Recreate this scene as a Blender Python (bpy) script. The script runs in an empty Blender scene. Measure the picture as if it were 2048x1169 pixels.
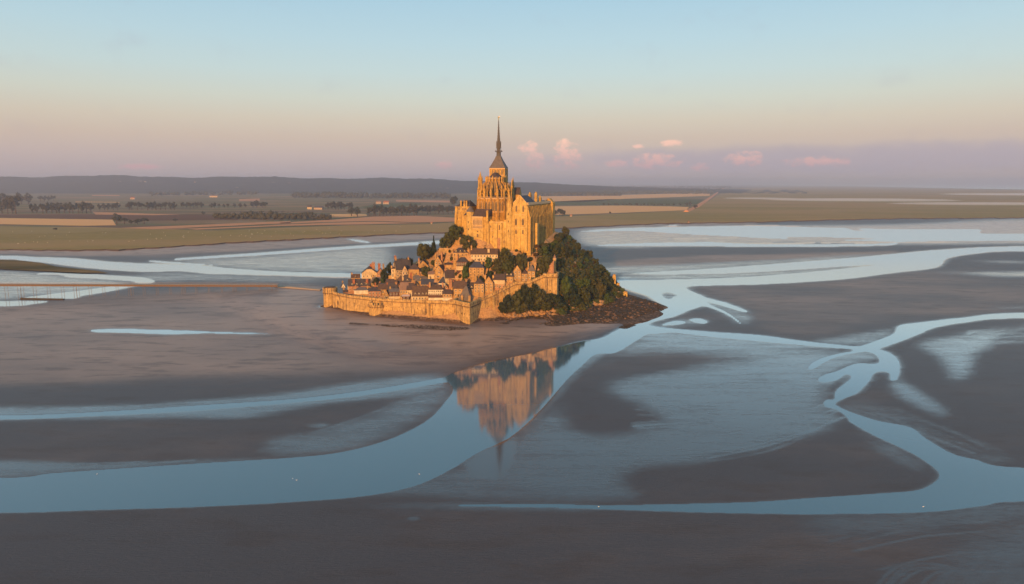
import bpy, bmesh, math, random
import numpy as np
from mathutils import Vector, Matrix, noise as mnoise
R = math.radians
rnd = random.Random(7)
S = bpy.context.scene
COL = S.collection
# ------------------------------------------------------------------ camera
F = 1365.0; PITCH = R(9.04); CAMH = 107.0
cam = bpy.data.cameras.new('camera'); camo = bpy.data.objects.new('camera', cam); COL.objects.link(camo)
camo.location = (0, 0, CAMH); camo.rotation_euler = (R(90) - PITCH, 0, 0)
cam.sensor_width = 36; cam.lens = 24; cam.clip_start = 1; cam.clip_end = 90000
S.camera = camo
# ------------------------------------------------------------------ sky
HAZE = 8.5e-5
SUN_EL, SUN_LEFT = R(10), R(15.5)
W = bpy.data.worlds.new('World'); S.world = W; W.use_nodes = True
def build_world():
    nt = W.node_tree; nt.nodes.clear(); N = nt.nodes.new; L = nt.links.new
    out = N('ShaderNodeOutputWorld'); bg = N('ShaderNodeBackground'); L(bg.outputs[0], out.inputs[0])
    tc = N('ShaderNodeTexCoord'); sep = N('ShaderNodeSeparateXYZ'); L(tc.outputs['Generated'], sep.inputs[0])
    def M(op, a, b=None, c=None):
        m = N('ShaderNodeMath'); m.operation = op
        for i, x in enumerate((a, b, c)):
            if x is None: continue
            if isinstance(x, (int, float)): m.inputs[i].default_value = x
            else: L(x, m.inputs[i])
        return m.outputs[0]
    el = M('ARCSINE', sep.outputs[2])                       # elevation in radians
    az = M('ARCTAN2', sep.outputs[0], sep.outputs[1])       # bearing, 0 = straight ahead
    f = M('DIVIDE', el, R(90))
    ramp = N('ShaderNodeValToRGB'); L(M('MULTIPLY', f, 2.0), ramp.inputs[0])
    stops = [(-0.5, (.30, .29, .34)), (0.0, (.42, .355, .40)), (1.2, (.44, .355, .385)), (2.3, (.50, .385, .38)), (3.6, (.56, .425, .36)), (5.0, (.60, .505, .405)),
             (6.6, (.58, .585, .50)), (8.6, (.515, .62, .61)), (11, (.45, .61, .665)), (14.5, (.365, .56, .675)), (20, (.34, .53, .65)), (30, (.29, .46, .59)), (44, (.22, .36, .49))]
    cr = ramp.color_ramp
    while len(cr.elements) > 1: cr.elements.remove(cr.elements[-1])
    for i, (e, c) in enumerate(stops):
        p = max(0, e / 45)
        if i == 0: el0 = cr.elements[0]; el0.position = 0
        else: el0 = cr.elements.new(p)
        el0.color = (*c, 1)
    nsk = N('ShaderNodeTexSky'); nsk.sky_type = 'NISHITA'; nsk.sun_disc = False
    nsk.sun_elevation = SUN_EL; nsk.sun_rotation = R(180) + SUN_LEFT
    nsc = N('ShaderNodeVectorMath'); nsc.operation = 'SCALE'; L(nsk.outputs[0], nsc.inputs[0]); nsc.inputs['Scale'].default_value = 0.02
    add = N('ShaderNodeVectorMath'); add.operation = 'ADD'; L(ramp.outputs[0], add.inputs[0]); L(nsc.outputs[0], add.inputs[1])
    # horizon clouds: soft banks of cumulus far away, pink in the low sun, with a grey-blue bank under them
    comb = N('ShaderNodeCombineXYZ'); L(az, comb.inputs[0]); L(M('MULTIPLY', el, 1.5), comb.inputs[1])
    nz = N('ShaderNodeTexNoise'); nz.inputs['Scale'].default_value = 17; nz.inputs['Detail'].default_value = 6; nz.inputs['Roughness'].default_value = .52
    L(comb.outputs[0], nz.inputs['Vector'])
    nz2 = N('ShaderNodeTexNoise'); nz2.inputs['Scale'].default_value = 75; nz2.inputs['Detail'].default_value = 9; nz2.inputs['Roughness'].default_value = .62
    L(comb.outputs[0], nz2.inputs['Vector'])
    def blob(a0, e0, sa, se):
        da = M('DIVIDE', M('SUBTRACT', az, R(a0)), R(sa)); de = M('DIVIDE', M('SUBTRACT', el, R(e0)), R(se))
        q = M('ADD', M('MULTIPLY', da, da), M('MULTIPLY', de, de))
        return M('MAXIMUM', M('SUBTRACT', 1.0, q), 0.0)
    blobs = None
    for b in [(1.4, 2.9, 1.0, .75), (1.9, 1.8, .85, 1.0), (4.3, 3.2, .95, .5), (4.6, 2.2, 1.6, 1.2), (11.6, 1.75, 2.6, .75), (12.8, 3.15, 1.2, .4), (10.2, 2.95, .6, .25), (8.6, 1.5, 1.2, .5), (15.2, 1.3, .9, .4), (18.5, 1.9, 1.8, .7), (-5.6, 1.5, 1.0, .5),
              (24, 1.6, 3, .5), (-28, 1.2, 2, .3)]:
        o = blob(*b); blobs = o if blobs is None else M('MAXIMUM', blobs, o)
    dens = M('ADD', M('MULTIPLY', blobs, .62), M('MULTIPLY', M('SUBTRACT', nz2.outputs[0], .5), 2.3))
    dens = M('MINIMUM', dens, M('MULTIPLY', blobs, 5.0))
    mr = N('ShaderNodeMapRange'); mr.interpolation_type = 'SMOOTHSTEP'; L(dens, mr.inputs[0]); mr.inputs[1].default_value = .06; mr.inputs[2].default_value = .80
    cl = M('MULTIPLY', mr.outputs[0], .9)
    # top-lit tint: the upper part of each bank is brighter
    tint = N('ShaderNodeMapRange'); L(el, tint.inputs[0]); tint.inputs[1].default_value = R(1.2); tint.inputs[2].default_value = R(3.6)
    cc = N('ShaderNodeMix'); cc.data_type = 'RGBA'; L(tint.outputs[0], cc.inputs[0]); cc.inputs[6].default_value = (.66, .40, .42, 1); cc.inputs[7].default_value = (1.15, .70, .52, 1)
    # grey bank
    bank = N('ShaderNodeMapRange'); bank.interpolation_type = 'SMOOTHSTEP'; L(M('ADD', blob(24, 1.75, 28, 1.5), M('MULTIPLY', M('SUBTRACT', nz.outputs[0], .5), 1.3)), bank.inputs[0]); bank.inputs[1].default_value = .05; bank.inputs[2].default_value = .95
    m1 = N('ShaderNodeMix'); m1.data_type = 'RGBA'; L(M('MULTIPLY', bank.outputs[0], .55), m1.inputs[0]); L(add.outputs[0], m1.inputs[6]); m1.inputs[7].default_value = (.40, .365, .46, 1)
    m2 = N('ShaderNodeMix'); m2.data_type = 'RGBA'; L(cl, m2.inputs[0]); L(m1.outputs[2], m2.inputs[6]); L(cc.outputs[2], m2.inputs[7])
    L(m2.outputs[2], bg.inputs[0]); bg.inputs[1].default_value = 0.84
build_world()
# ------------------------------------------------------------------ sun
sl = bpy.data.lights.new('sun', 'SUN'); so = bpy.data.objects.new('sun', sl); COL.objects.link(so)
sl.energy = 5.0; sl.angle = R(.6); sl.color = (1, .44, .09)
sdir = Vector((-math.sin(SUN_LEFT) * math.cos(SUN_EL), -math.cos(SUN_LEFT) * math.cos(SUN_EL), math.sin(SUN_EL)))
so.rotation_euler = sdir.to_track_quat('Z', 'Y').to_euler(); so.location = (-200, -800, 400)
# ------------------------------------------------------------------ exposure
S.view_settings.view_transform = 'Standard'; S.view_settings.look = 'None'; S.view_settings.exposure = 0.25; S.view_settings.gamma = 1
S.view_settings.use_curve_mapping = False
S.cycles.use_denoising = True; S.cycles.sample_clamp_direct = 3; S.cycles.sample_clamp_indirect = 1.5; S.cycles.max_bounces = 6; S.cycles.diffuse_bounces = 3; S.cycles.glossy_bounces = 4; S.cycles.volume_bounces = 1; S.cycles.transparent_max_bounces = 8

# ------------------------------------------------------------------ geometry of the view (used to survey the place)
cp, sp = math.cos(PITCH), math.sin(PITCH)
def ray(u, v):
    x = (u - 1024) / F; y = (584.5 - v) / F
    return (x, cp + y * sp, -sp + y * cp)
def P(u, v, Y):
    d = ray(u, v); t = Y / d[1]; return Vector((d[0] * t, Y, CAMH + d[2] * t))
def G(u, v, z=0.0):
    d = ray(u, v); t = (z - CAMH) / d[2]; return Vector((d[0] * t, d[1] * t, z))
FOOT_U = [640, 676, 735, 800, 850, 905, 940, 960, 1000, 1060, 1120, 1180, 1222, 1245]     # foot of the mount: survey column, row
FOOT_V = [613, 616, 627, 631.5, 636.5, 640, 647, 641, 638, 635, 628, 615, 602, 591]
def rm(Y, u=950):         # depth of the mount: squeezed between its foot and the church so that its mirror image in the channel falls right
    a = math.tan(PITCH + math.atan((float(np.interp(u, FOOT_U, FOOT_V)) - 584.5) / F)); f0, f1 = 98 / a, 107 / a
    e = f1 + max(14, float(np.interp(u, [640, 690, 760, 850, 900, 1100, 1120, 1180, 1240], [652, 655, 646, 626, 612, 612, 618, 645, 668])) - f1)
    return e + (Y - 612) if Y >= 612 else f1 + (Y - f0) * (e - f1) / (612 - f0)
def XU(u, Y, z):          # world X of picture column u at distance Y and height z
    depth = Y * cp - (z - CAMH) * sp
    return (u - 1024) / F * depth
# ------------------------------------------------------------------ materials
MATS = {}
def nodes(name):
    m = bpy.data.materials.new(name); m.use_nodes = True; MATS[name] = m
    nt = m.node_tree; b = nt.nodes['Principled BSDF']; b.inputs['Roughness'].default_value = .85; b.inputs['Specular IOR Level'].default_value = .3
    return m, nt, b
def mixrgb(nt, fac, a, b, mode='MIX'):
    n = nt.nodes.new('ShaderNodeMix'); n.data_type = 'RGBA'; n.blend_type = mode
    for i, x in ((0, fac), (6, a), (7, b)):
        if isinstance(x, (int, float)): n.inputs[i].default_value = x
        elif isinstance(x, tuple): n.inputs[i].default_value = (*x, 1)
        else: nt.links.new(x, n.inputs[i])
    return n.outputs[2]
def mth(nt, op, a, b=0.0, c=0.0):
    n = nt.nodes.new('ShaderNodeMath'); n.operation = op
    for i, x in enumerate((a, b, c)):
        if isinstance(x, (int, float)): n.inputs[i].default_value = x
        else: nt.links.new(x, n.inputs[i])
    return n.outputs[0]
def coords(nt, kind='Object', scale=(1, 1, 1), rot=(0, 0, 0)):
    if kind == 'World':
        g = nt.nodes.new('ShaderNodeNewGeometry'); o = g.outputs['Position']
    else:
        t = nt.nodes.new('ShaderNodeTexCoord'); o = t.outputs[kind]
    mp = nt.nodes.new('ShaderNodeMapping'); nt.links.new(o, mp.inputs[0]); mp.inputs['Scale'].default_value = scale; mp.inputs['Rotation'].default_value = rot
    return mp.outputs[0]
def tnoise(nt, vec, scale, detail=4, rough=.55):
    n = nt.nodes.new('ShaderNodeTexNoise'); nt.links.new(vec, n.inputs['Vector']); n.inputs['Scale'].default_value = scale; n.inputs['Detail'].default_value = detail; n.inputs['Roughness'].default_value = rough
    return n.outputs[0]
def ramp(nt, x, a, b, smooth=True):
    n = nt.nodes.new('ShaderNodeMapRange'); n.interpolation_type = 'SMOOTHSTEP' if smooth else 'LINEAR'
    nt.links.new(x, n.inputs[0]); n.inputs[1].default_value = a; n.inputs[2].default_value = b
    return n.outputs[0]
def bump(nt, bs, h, strength, dist):
    n = nt.nodes.new('ShaderNodeBump'); nt.links.new(h, n.inputs['Height']); n.inputs['Strength'].default_value = strength; n.inputs['Distance'].default_value = dist
    nt.links.new(n.outputs[0], bs.inputs['Normal'])
def stone(name, c1, c2, stain=(.09, .07, .05), stain_amt=.55, scale=1.0):
    m, nt, b = nodes(name)
    w = coords(nt, 'World')
    n1 = tnoise(nt, w, .35 * scale, 6, .65); n2 = tnoise(nt, w, 2.2 * scale, 3)
    st = tnoise(nt, coords(nt, 'World', (.62, .62, .035)), 1.0, 4, .6)
    bl = tnoise(nt, coords(nt, 'World', (.9, .9, 2.2)), .9, 2, .8)
    c = mixrgb(nt, ramp(nt, n1, .3, .7), tuple(x * .66 for x in c1), c2)
    c = mixrgb(nt, mth(nt, 'MULTIPLY', ramp(nt, n2, .50, .72), .6), c, tuple(x * .45 for x in c1))
    st2 = tnoise(nt, coords(nt, 'World', (1.3, 1.3, .12)), 1.0, 5, .7); pat = tnoise(nt, w, .16, 3)
    c = mixrgb(nt, mth(nt, 'MULTIPLY', ramp(nt, st2, .54, .68), stain_amt * .8), c, stain)
    c = mixrgb(nt, mth(nt, 'MULTIPLY', mth(nt, 'MULTIPLY', ramp(nt, st, .50, .62), ramp(nt, pat, .38, .6)), stain_amt), c, stain)
    st3 = tnoise(nt, coords(nt, 'World', (1.15, 1.15, .018)), 1.0, 3, .6)
    c = mixrgb(nt, mth(nt, 'MULTIPLY', ramp(nt, st3, .585, .64), min(1, stain_amt * 1.0)), c, stain)
    c = mixrgb(nt, mth(nt, 'MULTIPLY', ramp(nt, bl, .55, .68), .5), c, tuple(min(1, x * 1.25) for x in c2))
    nt.links.new(c, b.inputs['Base Color'])
    bump(nt, b, mth(nt, 'ADD', n2, bl), .6, .25)
    b.inputs['Roughness'].default_value = .9
    return m
stone('abbey_stone', (.52, .33, .09), (.60, .40, .115), stain_amt=.62)
stone('gable_stone', (.60, .41, .125), (.66, .46, .15), stain_amt=.34)
stone('choir_stone', (.44, .25, .06), (.53, .32, .08), stain_amt=.72)
stone('rampart_stone', (.53, .35, .135), (.61, .42, .17), stain=(.085, .062, .05), stain_amt=.85)
stone('village_stone', (.46, .29, .12), (.55, .36, .15), stain_amt=.5)
stone('shade_grime_stone', (.20, .13, .075), (.27, .18, .10), stain_amt=.5)  # dark line under the parapets: shade and grime painted into the stone colour
stone('cream_plaster', (.64, .52, .32), (.70, .57, .37), stain_amt=.15)
stone('white_plaster', (.74, .68, .56), (.78, .73, .62), stain_amt=.12)
stone('pale_brick', (.42, .22, .12), (.48, .27, .16), stain_amt=.3)
stone('red_brick', (.34, .125, .07), (.40, .16, .09), stain_amt=.3)
stone('dark_timber', (.10, .05, .045), (.15, .075, .06), stain_amt=.3)
stone('timber_wall', (.50, .38, .24), (.56, .44, .29), stain=(.06, .035, .025), stain_amt=.9)
def roofmat(name, c1, c2, lichen=None):
    m, nt, b = nodes(name)
    w = coords(nt, 'World'); n1 = tnoise(nt, w, .5, 5, .6); n2 = tnoise(nt, coords(nt, 'World', (1, 1, 3.5)), 1.6, 3, .7)
    c = mixrgb(nt, ramp(nt, n1, .3, .7), c1, c2)
    c = mixrgb(nt, mth(nt, 'MULTIPLY', ramp(nt, n2, .5, .7), .5), c, tuple(x * .55 for x in c1))
    if lichen: c = mixrgb(nt, mth(nt, 'MULTIPLY', ramp(nt, tnoise(nt, w, .9, 5), .52, .7), .6), c, lichen)
    nt.links.new(c, b.inputs['Base Color']); bump(nt, b, n2, .6, .15); b.inputs['Roughness'].default_value = .7
roofmat('slate', (.045, .041, .048), (.075, .066, .070), (.10, .082, .06))
roofmat('blue_slate', (.045, .052, .075), (.06, .07, .10))
roofmat('grey_slate', (.11, .10, .10), (.15, .135, .13), (.16, .14, .11))
roofmat('brown_tile', (.080, .050, .034), (.115, .072, .048), (.13, .10, .05))
roofmat('dark_tile', (.060, .044, .040), (.088, .062, .055), (.12, .09, .05))
roofmat('tan_tile', (.22, .14, .10), (.26, .17, .12))
def flat(name, c, rough=.8, metal=0, var=.2):
    m, nt, b = nodes(name)
    n = tnoise(nt, coords(nt, 'World'), 1.3, 4)
    nt.links.new(mixrgb(nt, n, tuple(x * (1 - var) for x in c), tuple(min(1, x * (1 + var)) for x in c)), b.inputs['Base Color'])
    b.inputs['Roughness'].default_value = rough; b.inputs['Metallic'].default_value = metal
    return m
flat('glass', (.018, .015, .015), .2); flat('leaded_glass', (.022, .020, .016), .35); flat('white_paint', (.72, .68, .60), .6, var=.06)
flat('stone_frame', (.60, .44, .26), .85); flat('gilt', (.75, .52, .18), .35, .9); flat('wood', (.16, .10, .06)); flat('lead', (.10, .095, .095), .6)
flat('bark', (.07, .05, .035), .9); flat('concrete', (.36, .28, .20), .85); flat('pier_metal', (.20, .16, .13), .6); flat('gull_white', (.8, .8, .8), .7)
flat('wool', (.62, .56, .46), .95); flat('awning', (.55, .45, .42), .8); flat('red_paint', (.22, .045, .03), .6); flat('seaweed', (.040, .030, .016), .7, var=.5)
def foliage(name, c1, c2, c3):
    m, nt, b = nodes(name)
    oi = nt.nodes.new('ShaderNodeObjectInfo'); w = coords(nt, 'World')
    n = tnoise(nt, w, .55, 4, .6); n2 = tnoise(nt, w, .09, 2)
    c = mixrgb(nt, ramp(nt, n, .35, .68), c1, c2)
    c = mixrgb(nt, mth(nt, 'MULTIPLY', oi.outputs['Random'], .75), c, c3)
    c = mixrgb(nt, mth(nt, 'MULTIPLY', ramp(nt, n2, .5, .7), .4), c, c3)
    nt.links.new(c, b.inputs['Base Color']); b.inputs['Roughness'].default_value = .75; b.inputs['Specular IOR Level'].default_value = .2
    return m
foliage('leaf_green', (.030, .044, .012), (.058, .078, .019), (.070, .064, .018))
foliage('leaf_dark', (.016, .027, .010), (.030, .046, .014), (.030, .036, .012))
foliage('leaf_fresh', (.040, .072, .016), (.068, .105, .022), (.060, .088, .02))
foliage('leaf_bracken', (.085, .050, .020), (.120, .072, .028), (.075, .052, .02))
foliage('leaf_far', (.030, .038, .020), (.048, .055, .026), (.055, .050, .026))
# ------------------------------------------------------------------ object helpers
class MB:
    def __init__(s): s.v = []; s.f = []; s.m = []; s.mi = 0
    def quad(s, *pts):
        i = len(s.v); s.v += [tuple(p) for p in pts]; s.f.append(tuple(range(i, i + len(pts)))); s.m.append(s.mi)
    def hull(s, bottom, top):                               # loft between two loops of the same length, capped
        n = len(bottom); i = len(s.v); s.v += [tuple(p) for p in bottom] + [tuple(p) for p in top]
        for k in range(n):
            j = (k + 1) % n; s.f.append((i + k, i + j, i + n + j, i + n + k)); s.m.append(s.mi)
        s.f.append(tuple(i + k for k in reversed(range(n)))); s.f.append(tuple(i + n + k for k in range(n))); s.m += [s.mi, s.mi]
    def box(s, x0, x1, y0, y1, z0, z1):
        s.hull([(x0, y0, z0), (x1, y0, z0), (x1, y1, z0), (x0, y1, z0)], [(x0, y0, z1), (x1, y0, z1), (x1, y1, z1), (x0, y1, z1)])
    def ngon(s, cx, cy, r, n, z, a0=0.0, sx=1, sy=1):
        return [(cx + r * sx * math.cos(a0 + 2 * math.pi * k / n), cy + r * sy * math.sin(a0 + 2 * math.pi * k / n), z) for k in range(n)]
    def tube(s, cx, cy, r0, r1, z0, z1, n=8, a0=0.0):
        s.hull(s.ngon(cx, cy, r0, n, z0, a0), s.ngon(cx, cy, max(r1, .02), n, z1, a0))
    def lathe(s, cx, cy, prof, n=8, a0=0.0):
        for (r0, z0), (r1, z1) in zip(prof, prof[1:]): s.tube(cx, cy, r0, r1, z0, z1, n, a0)
    def bar(s, p, q, w, h=None):
        p = Vector(p); q = Vector(q); d = (q - p).normalized(); h = h or w
        side = d.cross(Vector((0, 0, 1)))
        side = Vector((1, 0, 0)) if side.length < 1e-4 else side.normalized()
        up = side.cross(d)
        c = [side * w / 2 * a + up * h / 2 * b for a, b in ((-1, -1), (1, -1), (1, 1), (-1, 1))]
        s.hull([p + x for x in c], [q + x for x in c])
    def mesh(s, name, mats):
        me = bpy.data.meshes.new(name); me.from_pydata(s.v, [], s.f)
        for m in (mats if isinstance(mats, (list, tuple)) else [mats]): me.materials.append(MATS[m])
        if any(s.m): me.polygons.foreach_set('material_index', s.m)
        bm = bmesh.new(); bm.from_mesh(me); bmesh.ops.recalc_face_normals(bm, faces=bm.faces); bm.to_mesh(me); bm.free()
        return me
    def obj(s, name, mats, parent=None): return link(name, s.mesh(name, mats), parent)
def link(name, me, parent=None, loc=None, rz=0, scale=None):
    o = bpy.data.objects.new(name, me); COL.objects.link(o)
    if parent: o.parent = parent
    if loc is not None: o.location = loc
    if rz: o.rotation_euler = (0, 0, rz)
    if scale is not None: o.scale = scale
    return o
def tag(o, label=None, cat=None, group=None, kind=None):
    if label: o['label'] = label
    if cat: o['category'] = cat
    if group: o['group'] = group
    if kind: o['kind'] = kind
    return o
def thing(name, label, cat, loc=(0, 0, 0), rz=0, group=None):
    return tag(link(name, None, None, loc, rz), label, cat, group)
def npmesh(name, verts, faces, mats, mi=None, smooth=False):
    me = bpy.data.meshes.new(name); nv, nf = len(verts), len(faces); k = faces.shape[1]
    me.vertices.add(nv); me.vertices.foreach_set('co', np.asarray(verts, np.float32).ravel())
    me.loops.add(nf * k); me.loops.foreach_set('vertex_index', np.asarray(faces, np.int32).ravel())
    me.polygons.add(nf); me.polygons.foreach_set('loop_start', np.arange(0, nf * k, k, dtype=np.int32))
    for m in (mats if isinstance(mats, (list, tuple)) else [mats]): me.materials.append(MATS[m])
    if mi is not None: me.polygons.foreach_set('material_index', np.asarray(mi, np.int32))
    me.update(calc_edges=True)
    if smooth: me.polygons.foreach_set('use_smooth', [True] * nf)
    me.validate()
    return me
# ================================================================== tidal flats: surveyed channels and wet ground
U0, U1, V0, V1 = -420, 2470, 430, 1330          # surveyed area in survey columns / rows
FR = {'f': (1, 0, 0), 'z5': (2.9257, 0, 340), 'zA': (6.206, 630, 480), 'z3': (2.048, 0, 640), 'z4': (2.39, 900, 680), 'z1': (2.1603, 1100, 360), 'z2': (2.3384, 1200, 560), 'z6': (5.389, 560, 330)}
LOW = -2.0                                       # level of the creeks below the foot of the mount
def conv(fr, pts):
    s, a, b = FR[fr]; out = []; q = [(a + x / s, b + y / s) for x, y in pts]; side = lambda u: -1 if u <= 3 else (1 if u >= 2045 else 0)
    for i, (u, v) in enumerate(q):                      # what runs out of the survey is carried on beyond it
        if v >= 1165: v += 200
        k = side(u)
        if k: out += [(u + k * 420, v), (u, v)] if side(q[i - 1][0]) == k else [(u, v), (u + k * 420, v)]
        else: out.append((u, v))
    return out
def smooth_poly(pts, n=6):
    p = np.array(pts, float); out = []
    for i in range(len(p)):
        a, b, c, d = p[i - 1], p[i], p[(i + 1) % len(p)], p[(i + 2) % len(p)]
        for t in np.arange(n) / n:
            q = .5 * (2 * b + (c - a) * t + (2 * a - 5 * b + 4 * c - d) * t * t + (3 * b - a - 3 * c + d) * t ** 3)
            lo = np.minimum(b, c) - 2.5; hi = np.maximum(b, c) + 2.5
            out.append(np.clip(q, lo, hi))
    return np.array(out)
NU, NV = U1 - U0, V1 - V0
def fill(mask, fr, pts, val=1.0):
    p = smooth_poly(conv(fr, pts)); q = np.roll(p, -1, 0)
    lo = max(int(math.floor(p[:, 1].min())) - V0, 0); hi = min(int(math.ceil(p[:, 1].max())) - V0, NV - 1)
    for r in range(lo, hi + 1):
        y = r + V0 + .01
        c = ((p[:, 1] <= y) & (q[:, 1] > y)) | ((q[:, 1] <= y) & (p[:, 1] > y))
        a, b = p[c], q[c]
        if not len(a): continue
        xs = np.sort(a[:, 0] + (y - a[:, 1]) / (b[:, 1] - a[:, 1]) * (b[:, 0] - a[:, 0]))
        for x0, x1 in zip(xs[::2], xs[1::2]):
            i0 = max(int(round(x0)) - U0, 0); i1 = min(int(round(x1)) - U0, NU)
            if i1 > i0: mask[r, i0:i1] = val
def blur(a, su, sv):
    for ax, s in ((1, su), (0, sv)):
        if s <= 0: continue
        r = int(3 * s) + 1; k = np.exp(-.5 * (np.arange(-r, r + 1) / s) ** 2); k /= k.sum()
        pad = [(0, 0), (0, 0)]; pad[ax] = (r, r); ap = np.pad(a, pad, mode='edge')
        o = np.zeros_like(a)
        for i, w in enumerate(k):
            sl = [slice(None)] * 2; sl[ax] = slice(i, i + a.shape[ax]); o += w * ap[tuple(sl)]
        a = o
    return a
wm = np.zeros((NV, NU), np.float32); fill_w = lambda fr, pts, v=1.0: fill(wm, fr, pts, v)
fill_w('z5', [(0, 505), (200, 512), (440, 520), (650, 540), (900, 552), (1150, 560), (1400, 582), (1700, 600), (2048, 606), (2300, 610), (2300, 634), (2048, 632), (1700, 622), (1400, 612), (1230, 608), (1050, 592), (870, 596), (650, 585), (440, 565), (240, 540), (100, 528), (0, 522)])
fill_w('f', [(350, 518), (445, 511.5), (560, 503.5), (700, 493.5), (800, 487.5), (920, 480), (920, 485), (800, 492), (700, 498), (560, 508), (445, 515.5), (350, 520.5)])
fill_w('z5', [(870, 530), (1000, 540), (1250, 556), (1250, 560), (1000, 548), (870, 536)])
fill_w('z6', [(700, 798), (800, 803), (990, 838), (900, 838), (780, 815)])
fill_w('z5', [(200, 611), (260, 604), (460, 603), (620, 618), (820, 630), (895, 645), (905, 655), (880, 662), (780, 660), (800, 653), (700, 645), (520, 634), (400, 628), (370, 616), (280, 612)])
fill_w('z5', [(830, 676), (740, 690), (620, 715), (490, 735), (440, 752), (330, 752), (130, 752), (200, 742), (330, 725), (460, 710), (600, 690), (740, 675)])
fill_w('z5', [(0, 772), (90, 768), (290, 770), (180, 785), (0, 797)])
fill_w('z3', [(370, 45), (400, 40), (520, 38), (640, 42), (750, 44), (880, 50), (1000, 52), (1110, 56), (1120, 59), (1000, 58), (850, 55), (720, 58), (640, 57), (500, 52), (400, 50)])
fill_w('zA', [(25, 832), (50, 820), (100, 822), (110, 838), (60, 842)])
fill_w('z3', [(0, 393), (400, 378), (800, 352), (1200, 325), (1500, 290), (1840, 234), (1900, 232), (1870, 248), (1500, 308), (1200, 340), (800, 372), (400, 394), (0, 408)])
# main channel and mirror
fill_w('f', [(0, 957), (98, 948), (195, 941), (342, 931), (488, 922), (586, 916), (684, 905), (781, 879), (855, 842), (893, 803), (908, 778), (893, 760), (897, 751), (915, 744), (955, 731), (1005, 719), (1068, 706), (1110, 696), (1150, 686), (1195, 678), (1213, 672), (1224, 665),
             (1245, 655), (1262, 648), (1290, 640), (1312, 627), (1326, 612), (1310, 603), (1292, 592), (1262, 583), (1236, 572), (1236, 561), (1300, 560.5), (1420, 558), (1520, 553), (1640, 543), (1760, 530), (1783, 525), (1770, 528), (1660, 535), (1540, 543), (1420, 548), (1236, 550), (1236, 548.5), (1305, 545), (1424, 538), (1563, 527.5), (1702, 516.5), (1794, 508), (1887, 500), (2048, 493.5),
             (2048, 502.5), (1956, 507), (1896, 517), (1882, 531), (1859, 538), (1794, 545), (1702, 557), (1609, 564), (1517, 569), (1424, 571), (1373, 574), (1380, 582), (1412, 597),
             (1403, 612), (1378, 621), (1350, 633), (1322, 640), (1296, 650), (1318, 656), (1330, 664), (1296, 668), (1262, 688), (1230, 706), (1192, 709), (1168, 728), (1134, 760), (1100, 800), (1067, 835), (1017, 877), (955, 906), (900, 940), (830, 972), (732, 992), (586, 1004), (390, 1014), (195, 1020), (0, 1026)])
fill_w('z1', [(640, 500), (680, 512), (760, 532), (850, 566), (840, 572), (750, 545), (690, 528)])
fill_w('z1', [(668, 520), (690, 540), (755, 568), (805, 600), (835, 628), (820, 622), (780, 592), (730, 566), (672, 545), (650, 540)])
fill_w('z1', [(480, 628), (540, 610), (590, 615), (560, 625)]); fill_w('z1', [(600, 605), (650, 600), (680, 615), (660, 622)])
fill_w('z2', [(228, 215), (300, 225), (500, 243), (750, 260), (950, 287), (1200, 313), (1300, 318), (1290, 325), (1100, 318), (900, 301), (700, 283), (500, 264), (350, 246), (280, 250), (200, 250)])
fill_w('z2', [(1983, 155), (1700, 178), (1500, 200), (1400, 215), (1370, 255), (1240, 305), (1200, 316), (1290, 322), (1380, 296), (1500, 250), (1560, 225), (1700, 200), (1983, 178)])
fill_w('z2', [(1180, 318), (1300, 325), (1375, 355), (1403, 400), (1398, 440), (1385, 470), (1360, 470), (1355, 435), (1310, 428), (1280, 440), (1250, 485), (1200, 530), (1130, 560), (1100, 578), (1108, 590), (1180, 622), (1300, 660), (1450, 690), (1520, 740), (1640, 810), (1750, 840), (1983, 880),
             (1983, 1035), (1800, 1055), (1600, 1080), (1400, 1090), (1000, 1095), (700, 1092), (400, 1085), (0, 1072), (-300, 1064), (-800, 1056), (-300, 1048), (0, 1055), (300, 1050), (700, 1040), (1000, 1020), (1300, 1000), (1480, 985), (1560, 950), (1590, 910), (1540, 860), (1440, 800), (1300, 735), (1180, 670), (1155, 640), (1110, 608), (1055, 592), (1048, 572), (1065, 560), (1098, 560), (1105, 520), (1140, 490), (1180, 455),
             (1150, 440), (1110, 468), (1050, 478), (1020, 468), (1050, 445), (1110, 428), (1170, 402), (1210, 392), (1300, 392), (1305, 365), (1270, 340), (1200, 332)])
fill_w('z2', [(975, 420), (1000, 385), (1080, 355), (1200, 332), (1240, 335), (1150, 350), (1070, 375), (1000, 415)])
fill_w('z1', [(110, 225), (300, 210), (600, 203), (850, 200), (1100, 205), (1300, 210), (1600, 215), (1850, 215), (1860, 232), (2048, 235), (2048, 262), (1850, 264), (1600, 266), (1500, 268), (1300, 262), (1000, 255), (800, 245), (700, 240), (550, 232), (400, 222), (250, 222)])
fill_w('z1', [(200, 286), (600, 286), (1000, 289), (1440, 284), (1500, 272), (1400, 277), (1000, 280), (800, 275), (700, 270), (500, 272), (300, 278)])
fill_w('z1', [(500, 192), (560, 195), (530, 200)]); 
fill_w('z1', [(482, 493), (505, 486), (532, 490), (556, 502), (536, 505), (522, 517), (498, 512)], 0.0)     # low bar in the confluence
fill_w('z1', [(1290, 212), (1320, 212), (1370, 222), (1320, 220)], 0.0); fill_w('z1', [(980, 250), (1200, 248), (1420, 256), (1200, 258)], 0.0)
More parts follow.
